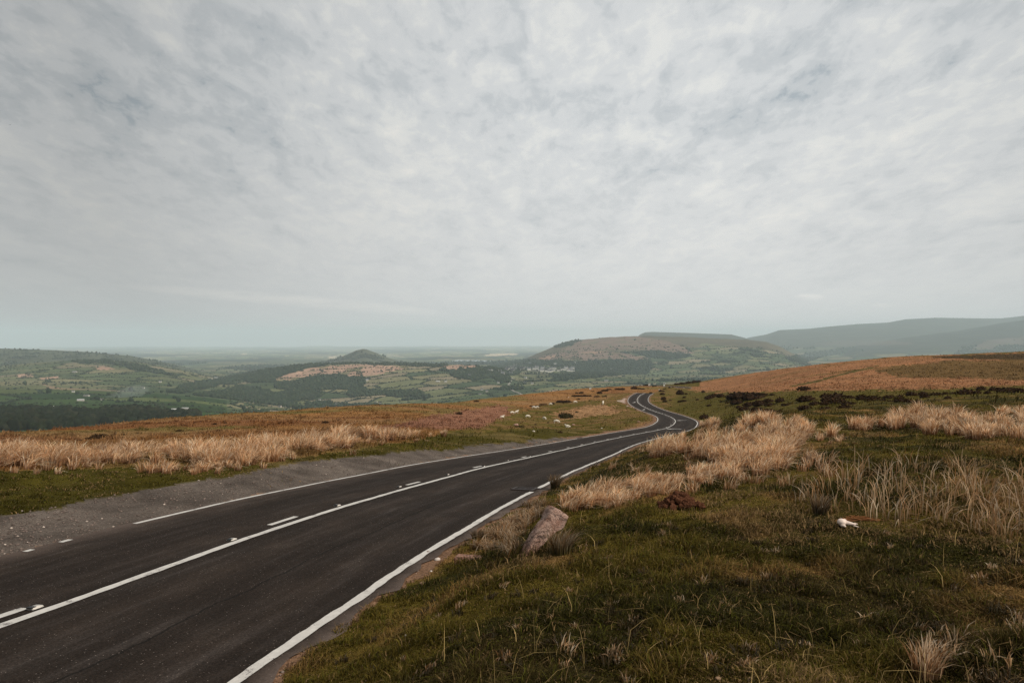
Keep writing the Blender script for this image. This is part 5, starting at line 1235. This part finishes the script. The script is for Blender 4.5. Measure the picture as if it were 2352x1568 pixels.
def sign(x, y, base_y, w, label, round_=True, lower=False):
    X, Y, Z = moor_hit(x, base_y, 200, 420); Y = min(Y, 335); X = (x - CX) / F * Y; Z = float(moor_z(NA([X]), NA([Y]))[0]); zc = -(y - HY) / F * Y; W = w * Y / F
    r = empty('road_sign', (X, Y, Z)); tag(r, label, 'sign'); h = zc - Z
    bm = bmesh.new(); bmesh.ops.create_cone(bm, cap_ends=True, segments=10, radius1=.045, radius2=.045, depth=h + W * .4 + .4); bmesh.ops.translate(bm, verts=bm.verts[:], vec=(0, .06, (h + W * .4 - .4) / 2)); obj('post', bm_mesh('post', bm), M_post, r)
    bm = bmesh.new(); bbox(bm, 0, 0, h, W, .03, W); bmesh.ops.bevel(bm, geom=[e for e in bm.edges if abs(e.verts[0].co.y - e.verts[1].co.y) > .01], offset=W * (.3 if round_ else .08), segments=4, affect='EDGES'); pl = obj('plate', bm_mesh('plate', bm), M_signw, r)
    bm = bmesh.new(); bbox(bm, 0, -.019, h, W * .5, .008, W * .6); obj('symbol', bm_mesh('symbol', bm), M_signk, pl)
    if lower: bm = bmesh.new(); bbox(bm, -W * .3, 0, h - W * 1.05, W * .7, .03, W * .5, 0); obj('lower_plate', bm_mesh('lower_plate', bm), M_signw, r)
sign(1526.5, 880.5, 887, 4.2, 'taller white edged road sign on a post by the far road crest', True, True)
sign(1491, 883.2, 887, 3.4, 'small pale road sign on the skyline left of the taller sign', False)
sign(1356, 892, 895, 3.6, 'low brownish sign on the moor skyline far left of the other two', False)
def bird(x, y, Y, span, label):
    X = (x - CX) / F * Y; Z = -(y - HY) / F * Y; r = empty('bird', (X, Y, Z), .4); tag(r, label, 'bird', 'birds in the sky')
    bm = bmesh.new(); g = bmesh.ops.create_icosphere(bm, subdivisions=2, radius=1.0)
    for v in bm.verts: v.co = Vector((v.co.x * .09 * (1 - .4 * v.co.y), v.co.y * .3, v.co.z * .08)) * span
    obj('body', bm_mesh('body', bm, True), M_bird, r)
    for s in (1, -1):
        bm = bmesh.new(); P = [(0, .12, 0), (.25 * s, .16, .12), (.5 * s, .02, .02), (.24 * s, -.04, .11), (0, -.1, 0)]
        f = bm.faces.new([bm.verts.new(Vector(p) * span) for p in P]); bmesh.ops.solidify(bm, geom=[f], thickness=.02 * span); obj('wing', bm_mesh('wing', bm), M_bird, r)
bird(23, 287, 150, .55, 'small dark bird in the sky at the far left'); bird(377, 362.5, 190, .45, 'tiny dark bird lower in the sky, right of the other')

# ------------------------------------------------------------------ smoke over the left valley
def volume_mat(name, col, dens, aniso=0.0):
    m = bpy.data.materials.new(name); m.use_nodes = True; nt = m.node_tree
    for n_ in list(nt.nodes):
        if n_.type == 'BSDF_PRINCIPLED': nt.nodes.remove(n_)
    v = nt.nodes.new('ShaderNodeVolumePrincipled'); v.inputs['Color'].default_value = (*col, 1); v.inputs['Density'].default_value = dens; v.inputs['Anisotropy'].default_value = aniso
    nt.links.new(v.outputs[0], nt.nodes['Material Output'].inputs['Volume']); return m
HAZE_DENSITY = .66e-4
bm = bmesh.new(); bbox(bm, 0, 15500, (345 - 640) / 2, 52000, 37000, 345 + 640)
o = obj('haze', bm_mesh('haze', bm), volume_mat('pale haze', (.77, .91, .975), HAZE_DENSITY)); tag(o, 'pale blue haze filling the valley air', 'haze', kind='stuff')

def smoke():
    pl = zA([(885, 735), (930, 722), (980, 708), (1030, 694), (1075, 684)]); bm = bmesh.new(); Y0 = land_hit(*pl[0])[1]; rings = []
    C = [((x - CX) / F * Y0, Y0 + i * 25, -(y - HY) / F * Y0) for i, (x, y) in enumerate(pl)]
    for (x, y, z), r in zip(C, (4, 13, 20, 22, 6)): rings.append([bm.verts.new((x, y + r * 1.2 * math.cos(a), z + r * .8 * math.sin(a))) for a in [k * math.tau / 10 for k in range(10)]])
    for a, b in zip(rings[:-1], rings[1:]):
        for i in range(10): bm.faces.new((a[i], a[(i + 1) % 10], b[(i + 1) % 10], b[i]))
    bm.faces.new(rings[0][::-1]); bm.faces.new(rings[-1]); bmesh.ops.recalc_face_normals(bm, faces=bm.faces[:])
    o = obj('smoke', bm_mesh('smoke', bm), volume_mat('thin smoke', (.9, .97, 1.), .006)); tag(o, 'thin bluish smoke drifting right from the farmyard in the left valley', 'smoke', kind='stuff')
smoke()
# ------------------------------------------------------------------ sky, sun, camera
SUN_AZ, SUN_EL = math.radians(122), math.radians(43)
def world():
    w = bpy.data.worlds.new('World'); S.world = w; w.use_nodes = True; nt = w.node_tree; bg = nt.nodes['Background']; bg.inputs['Strength'].default_value = .1
    sky = nt.nodes.new('ShaderNodeTexSky'); sky.sky_type = 'NISHITA'; sky.sun_disc = False; sky.sun_elevation = SUN_EL; sky.sun_rotation = SUN_AZ; sky.air_density = 1.2; sky.dust_density = 3.
    tc = nt.nodes.new('ShaderNodeTexCoord'); sep = nt.nodes.new('ShaderNodeSeparateXYZ'); nt.links.new(tc.outputs['Generated'], sep.inputs[0])
    z = math_(nt, 'ADD', math_(nt, 'MAXIMUM', sep.outputs[2], 0.0), .20)
    cv = nt.nodes.new('ShaderNodeCombineXYZ'); nt.links.new(math_(nt, 'DIVIDE', sep.outputs[0], z), cv.inputs[0]); nt.links.new(math_(nt, 'DIVIDE', sep.outputs[1], z), cv.inputs[1])
    mp = nt.nodes.new('ShaderNodeMapping'); mp.inputs['Rotation'].default_value = (0, 0, math.radians(14)); mp.inputs['Scale'].default_value = (1.2, .72, 1); mp.inputs['Location'].default_value = (3.1, 1.4, 0)
    nt.links.new(cv.outputs[0], mp.inputs['Vector'])
    big = noise(nt, mp.outputs[0], 1.5, 3, .5, .4); cell = noise(nt, mp.outputs[0], 5.4, 4, .55, .5); fine = noise(nt, mp.outputs[0], 17., 5, .62, .35)
    d = math_(nt, 'ADD', math_(nt, 'MULTIPLY', big.outputs['Fac'], .32), math_(nt, 'MULTIPLY', cell.outputs['Fac'], .40))
    d = math_(nt, 'ADD', d, math_(nt, 'MULTIPLY', fine.outputs['Fac'], .28))
    # broad glow of the cloud sheet where it is thinnest
    gl = nt.nodes.new('ShaderNodeVectorMath'); gl.operation = 'DOT_PRODUCT'; nt.links.new(tc.outputs['Generated'], gl.inputs[0]); gl.inputs[1].default_value = Vector((.22, .93, .28)).normalized()
    glow = nt.nodes.new('ShaderNodeMapRange'); glow.inputs['From Min'].default_value = .72; glow.inputs['From Max'].default_value = 1.0; glow.inputs['To Min'].default_value = .68; glow.inputs['To Max'].default_value = 1.09; nt.links.new(gl.outputs['Value'], glow.inputs['Value'])
    cl = ramp(nt, d, [(.35, (4.0, 4.45, 4.75)), (.42, (5.5, 5.75, 5.9)), (.50, (6.55, 6.7, 6.75)), (.57, (7.4, 7.45, 7.25)), (.65, (8.3, 8.15, 7.7))])
    cl.color_ramp.interpolation = 'EASE'
    cover = ramp(nt, d, [(.30, g3(.88)), (.42, g3(.97)), (1, g3(.99))])
    c = mixc(nt, cover.outputs['Color'], sky.outputs['Color'], cl.outputs['Color'])
    # even grey veil low down
    lo = nt.nodes.new('ShaderNodeMapRange'); lo.inputs['From Min'].default_value = .02; lo.inputs['From Max'].default_value = .30; lo.inputs['To Min'].default_value = .92; lo.inputs['To Max'].default_value = 0.; nt.links.new(sep.outputs[2], lo.inputs['Value'])
    c = mixc(nt, lo.outputs[0], c, (7.15, 7.15, 7.1))
    # long thin bright cloud edge low on the left and a small puff low on the right
    az = math_(nt, 'DIVIDE', sep.outputs[0], math_(nt, 'MAXIMUM', sep.outputs[1], .05)); el = math_(nt, 'DIVIDE', sep.outputs[2], math_(nt, 'MAXIMUM', sep.outputs[1], .05))
    ca = nt.nodes.new('ShaderNodeCombineXYZ'); nt.links.new(math_(nt, 'MULTIPLY', az, 5.), ca.inputs[0]); nt.links.new(math_(nt, 'MULTIPLY', el, 40.), ca.inputs[1]); wn = noise(nt, ca.outputs[0], 2.2, 5, .65)
    def blob(ax, ey, wx, wy, slope=0.0):
        u = math_(nt, 'DIVIDE', math_(nt, 'SUBTRACT', az, ax), wx); v0 = math_(nt, 'SUBTRACT', math_(nt, 'SUBTRACT', el, ey), math_(nt, 'MULTIPLY', math_(nt, 'SUBTRACT', az, ax), slope))
        v = math_(nt, 'DIVIDE', v0, wy); q = math_(nt, 'ADD', math_(nt, 'MULTIPLY', u, u), math_(nt, 'MULTIPLY', v, v))
        q = math_(nt, 'SUBTRACT', 1.0, q, True); return math_(nt, 'MULTIPLY', q, math_(nt, 'MULTIPLY', math_(nt, 'SUBTRACT', wn.outputs['Fac'], .28, True), 1.8), True)
    st = math_(nt, 'MAXIMUM', blob(-.33, .055, .26, .010, -.085), blob(.436, .0594, .026, .0055, 0))
    st = math_(nt, 'MAXIMUM', st, math_(nt, 'MULTIPLY', blob(.54, .047, .02, .004, 0), .5))
    c = mixc(nt, math_(nt, 'MULTIPLY', st, .8, True), c, (9.9, 9.4, 8.8))
    c = mixc(nt, 1.0, c, glow.outputs[0], 'MULTIPLY')
    nt.links.new(c, bg.inputs['Color'])
world()
sl = bpy.data.lights.new('sun', 'SUN'); sl.energy = 4.4; sl.angle = math.radians(4); sl.color = (1, .93, .83)
so = bpy.data.objects.new('sun', sl); COL.objects.link(so); so.rotation_euler = (math.radians(90) - SUN_EL, 0, -SUN_AZ + math.pi)
so.rotation_euler = Vector((-math.sin(SUN_AZ) * math.cos(SUN_EL), -math.cos(SUN_AZ) * math.cos(SUN_EL), -math.sin(SUN_EL))).to_track_quat('-Z', 'Y').to_euler()
cd = bpy.data.cameras.new('camera'); cd.lens = 24; cd.sensor_width = 36; cd.clip_start = .05; cd.clip_end = 80000; cd.shift_y = -9 / 2352
co = bpy.data.objects.new('camera', cd); COL.objects.link(co); co.location = (0, 0, 0); co.rotation_euler = (math.radians(90), 0, 0); S.camera = co
S.render.engine = 'CYCLES'; S.cycles.use_denoising = True; S.cycles.denoiser = 'OPENIMAGEDENOISE'; S.cycles.denoising_input_passes = 'RGB_ALBEDO_NORMAL'; S.cycles.denoising_prefilter = 'NONE'; S.cycles.max_bounces = 6; S.cycles.diffuse_bounces = 3; S.cycles.transmission_bounces = 2; S.cycles.volume_bounces = 3; S.cycles.transparent_max_bounces = 8
S.render.film_transparent = False
vs = S.view_settings; vs.view_transform = 'Standard'; vs.look = 'None'; vs.exposure = -0.05; vs.gamma = 1.0; vs.use_curve_mapping = False
